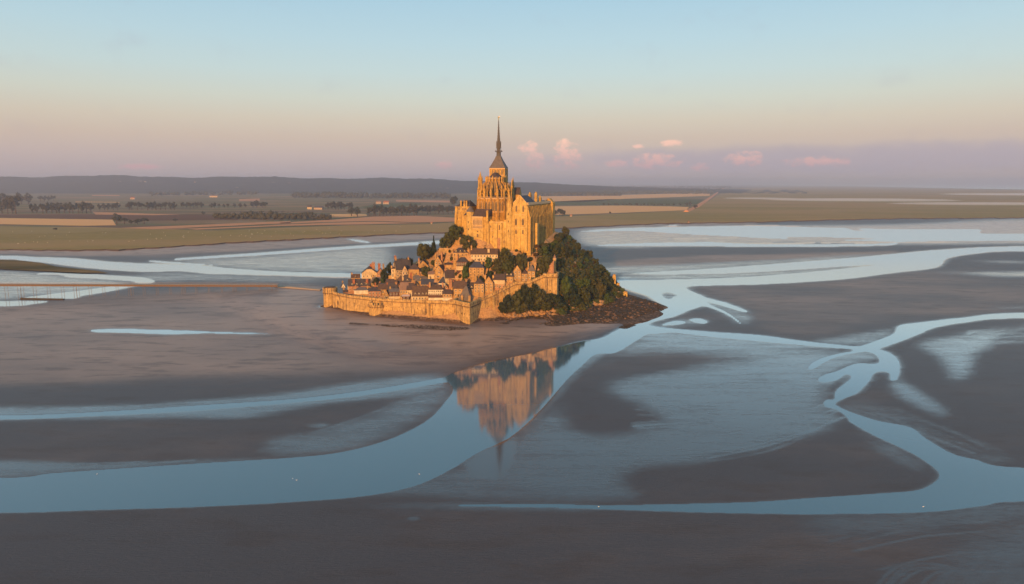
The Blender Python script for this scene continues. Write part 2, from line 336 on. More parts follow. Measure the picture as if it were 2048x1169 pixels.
# wet ground (thin film of water on the sand)
wt = np.zeros((NV, NU), np.float32)
def wet(fr, pts, val, su=8, sv=3):
    m = np.zeros((NV, NU), np.float32); fill(m, fr, pts, 1.0); m = blur(m, su * 1.8, sv * 1.7)
    np.maximum(wt, m * val, out=wt)
wet('z3', [(0, 358), (400, 352), (1000, 318), (1500, 252), (1830, 216), (1860, 250), (1780, 300), (1500, 330), (1300, 350), (1000, 400), (600, 405), (0, 412)], .8, 14, 4)
wet('z3', [(1050, 545), (1130, 480), (1300, 455), (1500, 390), (1700, 300), (1870, 262), (1840, 330), (1700, 430), (1560, 500), (1400, 545), (1200, 566)], .62, 12, 4)
wet('z3', [(0, 575), (250, 580), (500, 588), (900, 570), (1200, 566), (1000, 585), (700, 602), (300, 628), (0, 652)], .75, 10, 3)
wet('z3', [(1250, 432), (1340, 420), (1360, 435), (1290, 442)], .7, 8, 2); wet('z3', [(1660, 815), (1690, 806), (1725, 812), (1695, 822)], .8, 3, 1.5)
wet('f', [(690, 1012), (900, 1004), (1200, 1006), (1200, 1024), (900, 1020)], .65, 20, 3)
wet('f', [(640, 1000), (900, 940), (1010, 880), (1080, 830), (1170, 735), (1230, 700), (1290, 672), (1420, 672), (1560, 690), (1640, 700), (1500, 712), (1320, 706), (1240, 712), (1175, 745), (1130, 800), (1140, 850), (1200, 870), (1330, 845), (1230, 790), (1210, 765), (1320, 745), (1480, 720), (1620, 705), (1700, 702), (1650, 800), (1690, 830), (1660, 860), (1560, 890), (1400, 925), (1270, 940), (1250, 970), (1290, 1000), (1000, 1002), (800, 990)], .72, 14, 6)
wet('f', [(1190, 690), (1130, 740), (1075, 815), (1010, 880), (1075, 850), (1140, 770), (1180, 730), (1220, 705)], .75, 8, 4)
wet('z4', [(120, 540), (230, 480), (330, 440), (330, 560), (260, 680), (150, 680), (60, 620)], 1.15, 10, 5)
wet('z2', [(250, 232), (500, 250), (900, 290), (1280, 318), (900, 330), (500, 320), (250, 300), (150, 280)], .7, 10, 3)
wet('z2', [(950, 290), (1100, 268), (1390, 225), (1360, 270), (1240, 308)], .55, 8, 3)
wet('z2', [(950, 440), (990, 380), (1100, 340), (1220, 325), (1300, 345), (1310, 380), (1180, 395), (1090, 440), (1020, 470)], .7, 8, 4)
wet('z2', [(1370, 450), (1420, 470), (1520, 540), (1640, 620), (1590, 640), (1480, 590), (1390, 540), (1350, 480)], .8, 8, 5)
wet('z2', [(1100, 580), (1210, 560), (1330, 600), (1500, 660), (1700, 790), (1960, 840), (1960, 880), (1700, 840), (1440, 700)], .6, 16, 8)
wet('z2', [(1200, 690), (1420, 800), (1580, 910), (1400, 860), (1270, 770)], .7, 12, 6)
wet('z2', [(1465, 300), (1600, 270), (1800, 240), (1983, 222), (1983, 250), (1850, 310), (1760, 350), (1740, 430), (1650, 490), (1620, 420), (1560, 350)], .72, 10, 5)
wet('z2', [(1820, 145), (1983, 122), (1983, 133)], .6, 8, 2)
wet('z1', [(1560, 392), (1800, 398), (2048, 396), (2048, 420), (1800, 408)], .75, 12, 2); wet('z1', [(1780, 346), (2048, 350), (2048, 362), (1860, 354)], .6, 12, 1.5)
wet('z1', [(110, 220), (400, 205), (900, 196), (1500, 190), (2048, 168), (2048, 280), (1500, 282), (1000, 276), (600, 290), (180, 290)], .66, 10, 2)
wet('z1', [(180, 380), (500, 366), (900, 348), (1300, 325), (1500, 318), (1300, 342), (900, 372), (300, 410)], .6, 10, 2)
wet('z1', [(290, 414), (700, 402), (1100, 385), (1400, 362), (1475, 368), (1400, 380), (1000, 415), (600, 430), (290, 434)], .66, 6, 2)
wet('z1', [(660, 505), (850, 560), (880, 600), (840, 635), (760, 590), (680, 545)], .55, 8, 4); wet('z1', [(420, 628), (540, 600), (690, 600), (690, 625), (500, 640)], .5, 8, 3)
wet('z5', [(0, 590), (200, 600), (520, 630), (830, 660), (700, 690), (400, 730), (130, 750), (0, 765)], .62, 10, 3)
wet('z5', [(380, 512), (900, 530), (1500, 500), (2048, 455), (2300, 450), (2300, 600), (1500, 590), (1000, 545)], .6, 12, 3)
wet('z5', [(900, 600), (1200, 600), (1800, 625), (2048, 640), (1700, 660), (1200, 650), (930, 660), (700, 630)], .5, 12, 3)
wet('f', [(1870, 1130), (1960, 1060), (2048, 1035), (2048, 1169), (1880, 1169)], .5, 25, 16)
wet('f', [(1600, 1030), (1800, 1020), (2048, 1000), (2048, 1045), (1900, 1062), (1640, 1080)], .5, 20, 8)
# rills: thin curved threads of water draining the flats
def stroke(fr, pts, w0, w1, val, soft=1.2):
    p = np.array(conv(fr, pts), float); m = np.zeros((NV, NU), np.float32); n_ = len(p) - 1; k = 0; L_ = []
    for i in range(n_):
        a_, b_, c_, d_ = p[max(i - 1, 0)], p[i], p[i + 1], p[min(i + 2, n_)]
        for s_ in np.arange(0, 1, .012): L_.append(.5 * (2 * b_ + (c_ - a_) * s_ + (2 * a_ - 5 * b_ + 4 * c_ - d_) * s_ * s_ + (3 * b_ - a_ - 3 * c_ + d_) * s_ ** 3))
    for i, (u_, v_) in enumerate(L_):
        w_ = w0 + (w1 - w0) * i / len(L_); r0 = int(v_ - w_ / 2) - V0; r1 = int(math.ceil(v_ + w_ / 2)) - V0; c0 = int(u_) - U0
        if r0 > 0 and r1 < NV and 6 < c0 < NU - 7: m[r0:r1 + 1, c0 - 5:c0 + 6] = 1
    m = blur(m, soft * 3, soft); np.maximum(wt, m * val, out=wt)
sr_ = random.Random(14)
for i in range(26):
    s_ = i / 25; a_ = np.array([(1060, 470), (850, 470), (620, 470), (380, 470), (180, 485)]) * (1 - s_) + np.array([(1120, 650), (980, 720), (760, 800), (480, 850), (150, 850)]) * s_
    a_ = a_ + np.array([(sr_.uniform(-30, 30), sr_.uniform(-12, 12)) for _ in a_]); i0 = sr_.choice([0, 0, 1]); i1 = sr_.choice([4, 5, 5])
    stroke('z2', [tuple(q) for q in a_[i0:i1]], sr_.uniform(.6, 1.6), sr_.uniform(1.0, 4), sr_.uniform(.6, .95), 1.8)
for i in range(14):
    s_ = i / 13; a_ = np.array([(1100, 600), (1260, 690), (1420, 790), (1560, 880)]) * (1 - s_) + np.array([(1180, 600), (1380, 620), (1600, 690), (1860, 800)]) * s_
    stroke('z2', [(q[0] + sr_.uniform(-20, 20), q[1] + sr_.uniform(-10, 10)) for q in a_], .8, 2.2, sr_.uniform(.35, .6), 2)
for i in range(12):
    s_ = i / 11; stroke('z2', [(1983, 205 + 45 * s_), (1850, 232 + 70 * s_), (1720, 260 + 90 * s_), (1600 + 50 * s_, 290 + 150 * s_)], .8, 2, sr_.uniform(.45, .75), 1.8)
for i in range(12):
    s_ = i / 11; stroke('z3', [(1850, 262 + 50 * s_), (1680, 320 + 90 * s_), (1480, 400 + 90 * s_), (1260 - 120 * s_, 470 + 70 * s_)], .6, 2, sr_.uniform(.4, .7), 1.8)
for pts_ in ([(0, 620), (300, 604), (560, 592), (800, 575)], [(0, 598), (260, 590), (600, 582)], [(100, 372), (600, 350), (1100, 318), (1500, 262)], [(200, 398), (700, 388), (1150, 352), (1500, 322)]): stroke('z3', pts_, 1, 2, .8)
for i in range(18):
    y_ = sr_.uniform(195, 285); x_ = sr_.uniform(150, 1500); stroke('z1', [(x_, y_), (x_ + 150, y_ - sr_.uniform(-2, 5)), (x_ + sr_.uniform(260, 480), y_ - sr_.uniform(-2, 8))], .5, .5, sr_.uniform(.6, 1), .6)
for i in range(12):
    x_ = sr_.uniform(1900, 2040); y_ = sr_.uniform(1040, 1150); stroke('f', [(x_ - 260, y_ + 40), (x_ - 130, y_ + 12), (x_, y_)], 1, 2.5, .6, 1.6)
wb = blur(wm, 2.6, .9); wb[700 - V0:] = blur(wm, 3.5, 1.9)[700 - V0:]
near = blur(wm, 14, 3.2)
np.maximum(wt, np.clip(near * 1.0, 0, .5), out=wt); np.maximum(wt, np.clip(blur(wm, 6, 2.2) * 1.5, 0, .86), out=wt)
dry = np.zeros((NV, NU), np.float32)
def dryp(fr, pts, val, su, sv):
    m = np.zeros((NV, NU), np.float32); fill(m, fr, pts, 1.0); np.maximum(dry, blur(m, su, sv) * val, out=dry)
dryp('f', [(0, 610), (200, 590), (560, 576), (650, 600), (700, 620), (900, 650), (1010, 640), (1240, 630), (1215, 655), (1150, 672), (1000, 705), (890, 735), (600, 750), (300, 760), (0, 770)], .62, 30, 10)
dryp('f', [(560, 574), (650, 580), (640, 620), (800, 640), (960, 655), (1230, 640), (1220, 655), (1130, 668), (1000, 690), (900, 700), (700, 680), (500, 640)], 1.0, 20, 5)
dryp('f', [(0, 500), (300, 495), (560, 482), (900, 466), (900, 476), (700, 488), (440, 505), (150, 512), (0, 508)], .9, 10, 2)
dryp('z1', [(100, 215), (470, 190), (900, 186), (900, 192), (470, 200), (180, 215)], .9, 6, 1.5); dryp('z1', [(180, 360), (600, 330), (1100, 318), (1500, 308), (1500, 318), (1000, 345), (250, 378)], .7, 8, 2)
dryp('z1', [(600, 470), (1100, 445), (1700, 390), (2048, 430), (2048, 560), (1500, 610), (1100, 670), (900, 640), (850, 560)], .32, 20, 8)
# tessellated sheet
rows = []; v = float(V0)
while v < V1 - 2:
    rows.append(v); v += 1.5 if v < 700 else 2.0
cols = np.arange(U0, U1 - 1, 4.0)
rv = np.array(rows); ri = np.clip((rv - V0), 0, NV - 1.001); ci = np.clip(cols - U0, 0, NU - 1.001)
def sample(a):
    r0 = ri.astype(int); c0 = ci.astype(int); fr_ = (ri - r0)[:, None]
    return a[np.ix_(r0, c0)] * (1 - fr_) + a[np.ix_(np.minimum(r0 + 1, NV - 1), c0)] * fr_
wS, wetS, dryS = sample(wb), sample(wt), sample(dry)
zz = (0.5 - wS) * 0.8
zz = np.where(zz > 0, zz * .05 + .06 * np.clip(1 - blur(np.clip(wetS * 1.5, 0, 1), 16, 10), 0, 1), zz * .3)
dx = (cols - 1024) / F; dy = (584.5 - rv) / F
foot = np.zeros((NV, NU), np.float32)                # the apron of sand that rises to the foot of the mount and the causeway
fill(foot, 'f', [(480, 572), (560, 560), (660, 556), (760, 545), (1230, 545), (1250, 580), (1290, 596), (1322, 612), (1318, 621), (1290, 632), (1255, 640), (1222, 652), (1150, 668), (1000, 690), (900, 712), (740, 708), (610, 672), (500, 620), (450, 590)])
foot = blur(foot, 34, 11) * (1 - np.clip(blur(wm, 7, 3) * 2.2, 0, 1)); foot = blur(foot, 4, 2)
land = np.zeros((NV, NU), np.float32); fill(land, 'f', [(-440, 400), (2480, 400), (2480, 436), (2048, 437), (1794, 438.5), (1517, 445.5), (1317, 449), (1146, 457), (900, 466.5), (680, 476), (480, 486), (330, 497), (120, 503), (-440, 503)]); land = blur(land, 6, 3.5) * (1 - np.clip(blur(wm, 4, 1.2) * 2.2, 0, 1))
zg = LOW + 1.85 * np.clip(sample(foot) * 1.08, 0, 1); zg = np.maximum(zg, LOW + 2.4 * np.clip(sample(land), 0, 1)) + zz
den = (-sp + dy * cp)[:, None]; t = (zg - CAMH) / den
GX = dx[None, :] * t; GY = (cp + dy * sp)[:, None] * t
verts = np.stack([GX, GY, zg], -1).reshape(-1, 3)
nr, nc = len(rv), len(cols)
a = (np.arange(nr - 1)[:, None] * nc + np.arange(nc - 1)[None, :]).ravel()
faces = np.stack([a + nc, a + nc + 1, a + 1, a], 1)
def film_shader(nt, normal_strength, height, body, rough, dist):
    """still shallow water: dark body colour under a mirror that strengthens as the view gets flatter"""
    out = nt.nodes['Material Output']; df = nt.nodes.new('ShaderNodeBsdfDiffuse'); gl = nt.nodes.new('ShaderNodeBsdfGlossy'); mx = nt.nodes.new('ShaderNodeMixShader'); lw = nt.nodes.new('ShaderNodeLayerWeight'); lw.inputs['Blend'].default_value = .5
    df.inputs['Color'].default_value = (*body, 1); gl.inputs['Roughness'].default_value = rough; gl.inputs['Color'].default_value = (1, 1, 1, 1)
    fc_ = nt.nodes.new('ShaderNodeValToRGB'); nt.links.new(lw.outputs['Facing'], fc_.inputs[0]); cr = fc_.color_ramp
    for i, (p, v_) in enumerate([(0, .03), (.47, .10), (.562, .15), (.658, .24), (.724, .37), (.826, .78), (1, .97)]):
        if i == 0: cr.elements.remove(cr.elements[1])
        e = cr.elements[0] if i == 0 else cr.elements.new(p)
        e.position = p; e.color = (v_, v_, v_, 1)
    bn = nt.nodes.new('ShaderNodeBump'); nt.links.new(height, bn.inputs['Height']); bn.inputs['Strength'].default_value = .35; bn.inputs['Distance'].default_value = dist; nt.links.new(bn.outputs[0], gl.inputs['Normal'])
    nt.links.new(fc_.outputs[0], mx.inputs[0]); nt.links.new(df.outputs[0], mx.inputs[1]); nt.links.new(gl.outputs[0], mx.inputs[2]); 
    nt.links.new(mx.outputs[0], out.inputs[0]); return mx
def sand_material():
    m, nt, b = nodes('sand')
    aw = nt.nodes.new('ShaderNodeAttribute'); aw.attribute_name = 'wet'; ad = nt.nodes.new('ShaderNodeAttribute'); ad.attribute_name = 'dry'
    w = coords(nt, 'World')
    big = tnoise(nt, coords(nt, 'World', (.006, .014, 1)), 1.0, 5, .6)
    mid = tnoise(nt, coords(nt, 'World', (.03, .09, 1), (0, 0, R(6))), 1.0, 6, .65)
    fine = tnoise(nt, w, 1.4, 4, .7)
    rip = tnoise(nt, coords(nt, 'World', (.22, 1.0, 1), (0, 0, R(-14))), 1.0, 8, .78)
    d = mth(nt, 'ADD', ad.outputs['Fac'], mth(nt, 'ADD', mth(nt, 'MULTIPLY', mth(nt, 'SUBTRACT', big, .5), 1.2), mth(nt, 'MULTIPLY', mth(nt, 'SUBTRACT', mid, .5), .5)))
    c = mixrgb(nt, ramp(nt, d, -.1, 1.0), (.082, .076, .080), (.40, .275, .205))
    c = mixrgb(nt, mth(nt, 'MULTIPLY', ramp(nt, mid, .47, .66), .55), c, (.062, .046, .040))
    c = mixrgb(nt, mth(nt, 'MULTIPLY', ramp(nt, fine, .55, .8), .3), c, (.28, .21, .165))
    film = mth(nt, 'ADD', mth(nt, 'MULTIPLY', aw.outputs['Fac'], 1.25), mth(nt, 'MULTIPLY', mth(nt, 'SUBTRACT', rip, .5), 1.5))
    film = mth(nt, 'ADD', film, mth(nt, 'MULTIPLY', mth(nt, 'SUBTRACT', mid, .5), .75))
    stk = tnoise(nt, coords(nt, 'World', (.026, .17, 1), (0, 0, R(-13))), 1.0, 9, .76)
    film = mth(nt, 'ADD', film, mth(nt, 'MULTIPLY', mth(nt, 'SUBTRACT', stk, .5), mth(nt, 'MULTIPLY', aw.outputs['Fac'], 1.6)))
    fm = ramp(nt, film, .14, 1.22)
    c = mixrgb(nt, fm, c, (.055, .052, .052))
    nt.links.new(c, b.inputs['Base Color'])
    rg = nt.nodes.new('ShaderNodeMapRange'); nt.links.new(fm, rg.inputs[0]); rg.inputs[3].default_value = .62; rg.inputs[4].default_value = .10
    nt.links.new(rg.outputs[0], b.inputs['Roughness'])
    b.inputs['IOR'].default_value = 1.36; 
    sp_ = nt.nodes.new('ShaderNodeMapRange'); nt.links.new(fm, sp_.inputs[0]); sp_.inputs[3].default_value = .28; sp_.inputs[4].default_value = .62
    nt.links.new(sp_.outputs[0], b.inputs['Specular IOR Level'])
    c = mixrgb(nt, mth(nt, 'MULTIPLY', ramp(nt, rip, .5, .75), .22), c, (.05, .045, .045)); nt.links.new(c, b.inputs['Base Color'])
    hgt = mth(nt, 'ADD', rip, mth(nt, 'MULTIPLY', fine, .25))
    bn = nt.nodes.new('ShaderNodeBump'); nt.links.new(hgt, bn.inputs['Height']); bn.inputs['Distance'].default_value = .32
    nt.links.new(mth(nt, 'SUBTRACT', 1.0, mth(nt, 'MULTIPLY', aw.outputs['Fac'], .9)), bn.inputs['Strength'])
    nt.links.new(bn.outputs[0], b.inputs['Normal'])
    out = nt.nodes['Material Output']; mx = film_shader(nt, None, hgt, (.060, .060, .064), .16, .018)
    gl_ = [x for x in nt.nodes if x.type == 'BSDF_GLOSSY'][0]; rr_ = nt.nodes.new('ShaderNodeMapRange'); nt.links.new(fm, rr_.inputs[0]); rr_.inputs[3].default_value = .26; rr_.inputs[4].default_value = .05; nt.links.new(rr_.outputs[0], gl_.inputs['Roughness'])
    m3 = nt.nodes.new('ShaderNodeMixShader'); nt.links.new(mth(nt, 'ADD', mth(nt, 'MULTIPLY', fm, .80), .10), m3.inputs[0]); nt.links.new(b.outputs[0], m3.inputs[1]); nt.links.new(mx.outputs[0], m3.inputs[2]); nt.links.new(m3.outputs[0], out.inputs[0])
sand_material()
me = npmesh('sand_flats', verts, faces, 'sand', smooth=True)
for nm, arr in (('wet', wetS), ('dry', dryS)):
    at = me.attributes.new(nm, 'FLOAT', 'POINT'); at.data.foreach_set('value', arr.astype(np.float32).ravel())
tag(link('sand_flats', me), kind='structure')
def water_material():
    m, nt, b = nodes('water')
    n = tnoise(nt, coords(nt, 'World', (.5, 1.2, 1)), 1.0, 3)
    nt.nodes.remove(b); film_shader(nt, None, n, (.070, .150, .195), .055, .012)
    ps_ = nt.nodes.new('ShaderNodeSeparateXYZ'); g_ = nt.nodes.new('ShaderNodeNewGeometry'); nt.links.new(g_.outputs['Position'], ps_.inputs[0]); br_ = nt.nodes.new('ShaderNodeMapRange'); nt.links.new(ps_.outputs[1], br_.inputs[0])   # the outer reaches lie in the breeze
    for i_, v_ in enumerate((620, 1000, .055, .24)): br_.inputs[i_ + 1].default_value = v_
    nt.links.new(br_.outputs[0], [x for x in nt.nodes if x.type == 'BSDF_GLOSSY'][0].inputs['Roughness'])
water_material()
mb = MB(); mb.quad((-40000, -3000, LOW), (40000, -3000, LOW), (40000, 70000, LOW), (-40000, 70000, LOW)); tag(mb.obj('tidal_water', 'water'), kind='structure')
mb = MB(); mb.quad((-6000, -3000, LOW - .9), (6000, -3000, LOW - .9), (6000, 3000, LOW - .9), (-6000, 3000, LOW - .9)); flat('bed_mud', (.1, .085, .075)); tag(mb.obj('sea_bed', 'bed_mud'), kind='structure')
mb = MB(); x0 = float(GX[-1, 0]); 
for q in [((-3000, -2500), (3000, -2500), (3000, float(GY[-1].min()) + .5), (-3000, float(GY[-1].min()) + .5))]: mb.quad(*[(x, y, LOW + .2) for x, y in q])
tag(mb.obj('foreshore_sand', 'sand'), kind='structure')
# ================================================================== mainland
EDGE = [(-900, 497), (0, 499), (120, 500), (239, 499), (330, 494), (410, 488.6), (480, 484), (560, 480), (680, 473.8), (800, 468), (900, 464.5), (1000, 461), (1080, 458), (1146, 455), (1230, 451), (1317, 447), (1517, 444), (1660, 440), (1794, 437), (2048, 435.5), (2900, 434)]
def edge_noise(i): return .5 * math.sin(i * 2.1) + .35 * math.sin(i * 5.3)
ed = []
for (u0, v0), (u1, v1) in zip(EDGE, EDGE[1:]):
    n = max(2, int((u1 - u0) / 12))
    for k in range(n): s_ = k / n; ed.append((u0 + (u1 - u0) * s_, v0 + (v1 - v0) * s_ + edge_noise(len(ed)) * .8))
ed.append(EDGE[-1])
FARE = [(2900, 381), (2048, 379.5), (1860, 376.5), (1700, 372.5), (1500, 370.5), (1000, 369.8), (0, 369.8), (-900, 369.8)]
def landmat():
    m, nt, b = nodes('farmland')
    w = coords(nt, 'World', (1 / 420, 1 / 95, 1), (0, 0, R(7)))
    vo = nt.nodes.new('ShaderNodeTexVoronoi'); nt.links.new(w, vo.inputs['Vector']); vo.inputs['Scale'].default_value = 1; vo.distance = 'CHEBYCHEV'; vo.inputs['Randomness'].default_value = .75
    sep = nt.nodes.new('ShaderNodeSeparateColor'); nt.links.new(vo.outputs['Color'], sep.inputs[0])
    cr = nt.nodes.new('ShaderNodeValToRGB'); cr.color_ramp.interpolation = 'CONSTANT'; nt.links.new(sep.outputs[0], cr.inputs[0])
    for i, (p, c) in enumerate([(0, (.17, .155, .075)), (.22, (.26, .17, .10)), (.4, (.13, .13, .065)), (.55, (.30, .20, .115)), (.68, (.18, .165, .085)), (.82, (.40, .23, .13)), (.92, (.17, .11, .075))]):
        e = cr.color_ramp.elements[0] if i == 0 else cr.color_ramp.elements.new(p)
        e.position = p; e.color = (*c, 1)
    n = tnoise(nt, coords(nt, 'World', (.01, .03, 1)), 1, 5)
    nt.links.new(mixrgb(nt, mth(nt, 'MULTIPLY', n, .5), cr.outputs[0], (.21, .165, .085)), b.inputs['Base Color']); b.inputs['Roughness'].default_value = 1; b.inputs['Specular IOR Level'].default_value = 0
landmat()
def sheet(name, pts, z, mat, kind='structure', skirt=0):
    mb = MB(); q = [G(u, v_, z) for u, v_ in pts]; mb.quad(*q)
    if skirt:
        bk = MB()
        for a_, b_ in zip(q, q[1:]):
            if a_.y < 4000 and b_.y < 4000: bk.quad((a_.x, a_.y, a_.z - .01), (b_.x, b_.y, b_.z - .01), (b_.x, b_.y - 3.5, LOW), (a_.x, a_.y - 3.5, LOW))
        flat('bank_earth', (.075, .05, .035), .95); tag(bk.obj('meadow_bank', 'bank_earth'), kind='structure')
    o = mb.obj(name, mat)
    for p in o.data.polygons: p.use_smooth = False
    return tag(o, kind=kind)
sheet('farmland', ed + FARE, 1.0, 'farmland')
def fieldmat(name, c, var=.3, sx=.004, sy=.05, c2=None):
    m, nt, b = nodes(name)
    n = tnoise(nt, coords(nt, 'World', (sx, sy, 1), (0, 0, R(4))), 1, 6, .65); n2 = tnoise(nt, coords(nt, 'World', (.05, .09, 1)), 1, 4, .7)
    cc = mixrgb(nt, n, tuple(x * (1 - var) for x in c), tuple(x * (1 + var) for x in c))
    if c2:
        cc = mixrgb(nt, mth(nt, 'MULTIPLY', ramp(nt, n2, .45, .65), .7), cc, c2)
        cc = mixrgb(nt, mth(nt, 'MULTIPLY', ramp(nt, tnoise(nt, coords(nt, 'World', (.0009, .0022, 1)), 1, 5, .6), .42, .58), .7), cc, (.42, .26, .12))
    nt.links.new(cc, b.inputs['Base Color']); b.inputs['Roughness'].default_value = 1; b.inputs['Specular IOR Level'].default_value = 0
fieldmat('meadow_grass', (.29, .215, .075), .3, .002, .02, (.36, .25, .10))
fieldmat('wheat', (.80, .43, .18), .12); fieldmat('stubble', (.60, .29, .15), .15); fieldmat('ploughed', (.16, .09, .058), .2); fieldmat('crop_green', (.12, .125, .055), .2); fieldmat('pale_crop', (.33, .24, .10), .2)
BACK = [(2900, 382), (2048, 381), (1860, 378), (1700, 374.5), (1560, 374), (1456, 378), (1425, 398), (1385, 421), (1300, 425), (1200, 430), (1100, 434), (1000, 441), (900, 446), (850, 449), (700, 451), (560, 456), (430, 462), (300, 458), (160, 454), (0, 456), (-900, 456)]
sheet('salt_meadow', ed + BACK, 1.25, 'meadow_grass', skirt=1)
def fld(name, mat, fr, pts, z):
    return sheet(name, conv(fr, pts), z, mat)
fld('wheat_field', 'wheat', 'z5', [(0, 282), (660, 292), (680, 325), (480, 328), (0, 318)], 1.6)
fld('ploughed_field', 'ploughed', 'z5', [(0, 262), (900, 258), (1250, 262), (1400, 292), (870, 298), (660, 290), (0, 280)], 1.5)
fld('stubble_field', 'stubble', 'z6', [(0, 625), (560, 592), (1000, 560), (1450, 550), (1900, 570), (1900, 612), (1500, 622), (1000, 605), (500, 618), (0, 637)], 1.6)
fld('stubble_field', 'stubble', 'z6', [(0, 648), (500, 626), (1000, 612), (1500, 628), (1000, 640), (500, 648), (0, 660), (-900, 700), (-1000, 690)], 1.6)
fld('stubble_field', 'stubble', 'z5', [(700, 340), (1100, 325), (1500, 308), (1700, 300), (1700, 312), (1300, 330), (900, 348)], 1.6)
fld('pale_field', 'wheat', 'z6', [(540, 530), (930, 530), (940, 552), (740, 562), (550, 556)], 1.6)
fld('pale_field', 'pale_crop', 'z5', [(0, 330), (500, 340), (800, 348), (400, 372), (0, 378)], 1.5)
fld('stubble_field', 'stubble', 'z6', [(1250, 380), (1830, 386), (1830, 408), (1250, 398)], 1.6)
fld('green_field', 'crop_green', 'z6', [(870, 450), (1200, 412), (1520, 410), (1520, 432), (940, 475)], 1.6)
fld('wheat_field', 'wheat', 'z1', [(-60, 116), (300, 111), (520, 115), (600, 118), (590, 132), (300, 143), (-60, 155)], 1.6)
fld('wheat_field', 'wheat', 'z1', [(-60, 72), (250, 68), (690, 55), (690, 70), (330, 82), (150, 95), (-60, 95)], 1.6)
fld('green_field', 'crop_green', 'z1', [(-60, 97), (250, 84), (660, 84), (640, 105), (250, 108), (-60, 110)], 1.6)
fld('wheat_field', 'wheat', 'z5', [(440, 186), (700, 188), (700, 192), (440, 190)], 1.6); fld('stubble_field', 'stubble', 'z5', [(1400, 172), (1520, 168), (1520, 182), (1400, 184)], 1.6)
fld('stubble_field', 'stubble', 'z5', [(540, 148), (700, 148), (700, 154), (540, 153)], 1.6); fld('stubble_field', 'stubble', 'z5', [(540, 245), (900, 258), (1060, 262), (900, 266), (560, 262)], 1.6)
# dyke with a track on top
mb = MB(); pa = [(1372, 424), (1391, 415), (1410, 403), (1427, 391), (1440, 382), (1448, 377)]
q = [G(u, v_, 1.3) for u, v_ in pa]
for a_, b_ in zip(q, q[1:]):
    w_ = 22 if a_.y < 3000 else 30
    mb.hull([(a_.x - w_ / 2, a_.y, 1.2), (a_.x + w_ / 2, a_.y, 1.2), (a_.x + w_ / 5, a_.y, 6), (a_.x - w_ / 5, a_.y, 6)], [(b_.x - w_ / 2, b_.y, 1.2), (b_.x + w_ / 2, b_.y, 1.2), (b_.x + w_ / 5, b_.y, 6), (b_.x - w_ / 5, b_.y, 6)])
tag(mb.obj('dyke', 'stubble'), kind='structure')
# far hills
def hillz(u_, Y):
    ridge = np.interp(u_, [-1200, -300, 0, 260, 400, 640, 760, 900, 1020, 1150, 1300, 1500, 3000], [179, 205, 201, 209, 195, 185, 175, 159, 125, 84, 44, 0, 0])
    k = min(1, max(0, (Y - 7300) / 2500)); b_ = min(1, max(0, (13500 - Y) / 3000))
    return ridge * (k * k * (3 - 2 * k)) * b_ * (1 + .05 * math.sin(u_ * .021 + Y * .001) + .03 * math.sin(u_ * .06))
def hills():
    us = np.arange(-1200, 1620, 5.0); ys = [7300, 7600, 7900, 8200, 8500, 8800, 9100, 9300, 9500, 9700, 9900, 10500, 12000, 13500]
    vs = []
    for Y in ys:
        for u_ in us:
            z = hillz(u_, Y); x = XU(u_, Y, 100)
            if 7500 < Y < 11000: z += 9 * mnoise.noise(Vector((x * .011, Y * .01, 0))) + 5 * abs(mnoise.noise(Vector((x * .03, Y * .03, 3))))
            vs.append((x, Y, z + .5))
    n = len(us); a = (np.arange(len(ys) - 1)[:, None] * n + np.arange(n - 1)[None, :]).ravel()
    fc = np.stack([a, a + 1, a + n + 1, a + n], 1)
    m, nt, b = nodes('hill_woods')
    n1 = tnoise(nt, coords(nt, 'World', (.004, .004, .02)), 1, 6, .7)
    nt.links.new(mixrgb(nt, ramp(nt, n1, .42, .70), (.012, .020, .022), (.045, .050, .036)), b.inputs['Base Color']); b.inputs['Roughness'].default_value = 1; b.inputs['Specular IOR Level'].default_value = 0
    tag(link('hills', npmesh('hills', np.array(vs), fc, 'hill_woods')), kind='structure')
hills()
# ================================================================== the mount: terrain
CP = []
def cu(u, Y, z): v_ = 584.5 + F * math.tan(math.atan2(98.0 - z, Y) - PITCH); q = P(u, v_, rm(Y, u)); CP.append((q.x, q.y, q.z))
def cg(u, v_, z, dy=0): q = G(u, v_, z); CP.append((q.x, q.y + dy, z))
for p in [(680, 551, 8), (710, 540, 8.5), (740, 524, 9), (775, 516, 9), (800, 510, 9), (850, 500, 9), (905, 494, 9), (935, 491, 9), (958, 495, 10), (985, 502, 13), (1007, 505, 16), (1031, 508, 21), (1060, 511, 22), (1100, 513, 22),
          (720, 562, 13), (760, 550, 16), (800, 537, 17), (850, 527, 17), (900, 522, 17), (950, 517, 18), (1000, 520, 22), (1040, 526, 27), (1080, 531, 30),
          (760, 577, 20), (800, 566, 27), (850, 556, 30), (900, 549, 30), (950, 546, 32), (1000, 546, 33), (1050, 549, 38), (1090, 549, 38),
          (830, 592, 30), (870, 576, 37), (910, 568, 42), (1085, 566, 44),
          (900, 587, 52), (950, 580, 60), (990, 580, 66), (1030, 574, 51), (1060, 577, 50), (1080, 600, 50), (1100, 640, 56), (980, 605, 70), (1000, 640, 68), (950, 630, 56),
          (1125, 650, 50), (1180, 626, 29), (1220, 613, 10), (1238, 608, 3), (1140, 592, 36), (1180, 582, 19), (1150, 556, 20), (1115, 540, 24), (1200, 562, 8), (1160, 534, 7), (1122, 520, 9), (1080, 500, 7), (1040, 495, 5), (1010, 495, 4)]: cu(*p)
for u, v_ in [(1000, 632), (1060, 629), (1120, 622), (1180, 610), (1222, 597), (1240, 588)]: cg(u, v_, 2.2)
for u, v_ in [(985, 640), (1010, 645), (1100, 648), (1200, 641), (1270, 630), (1315, 618), (1318, 610), (1290, 600), (1262, 592)]: cg(u, v_, .75)
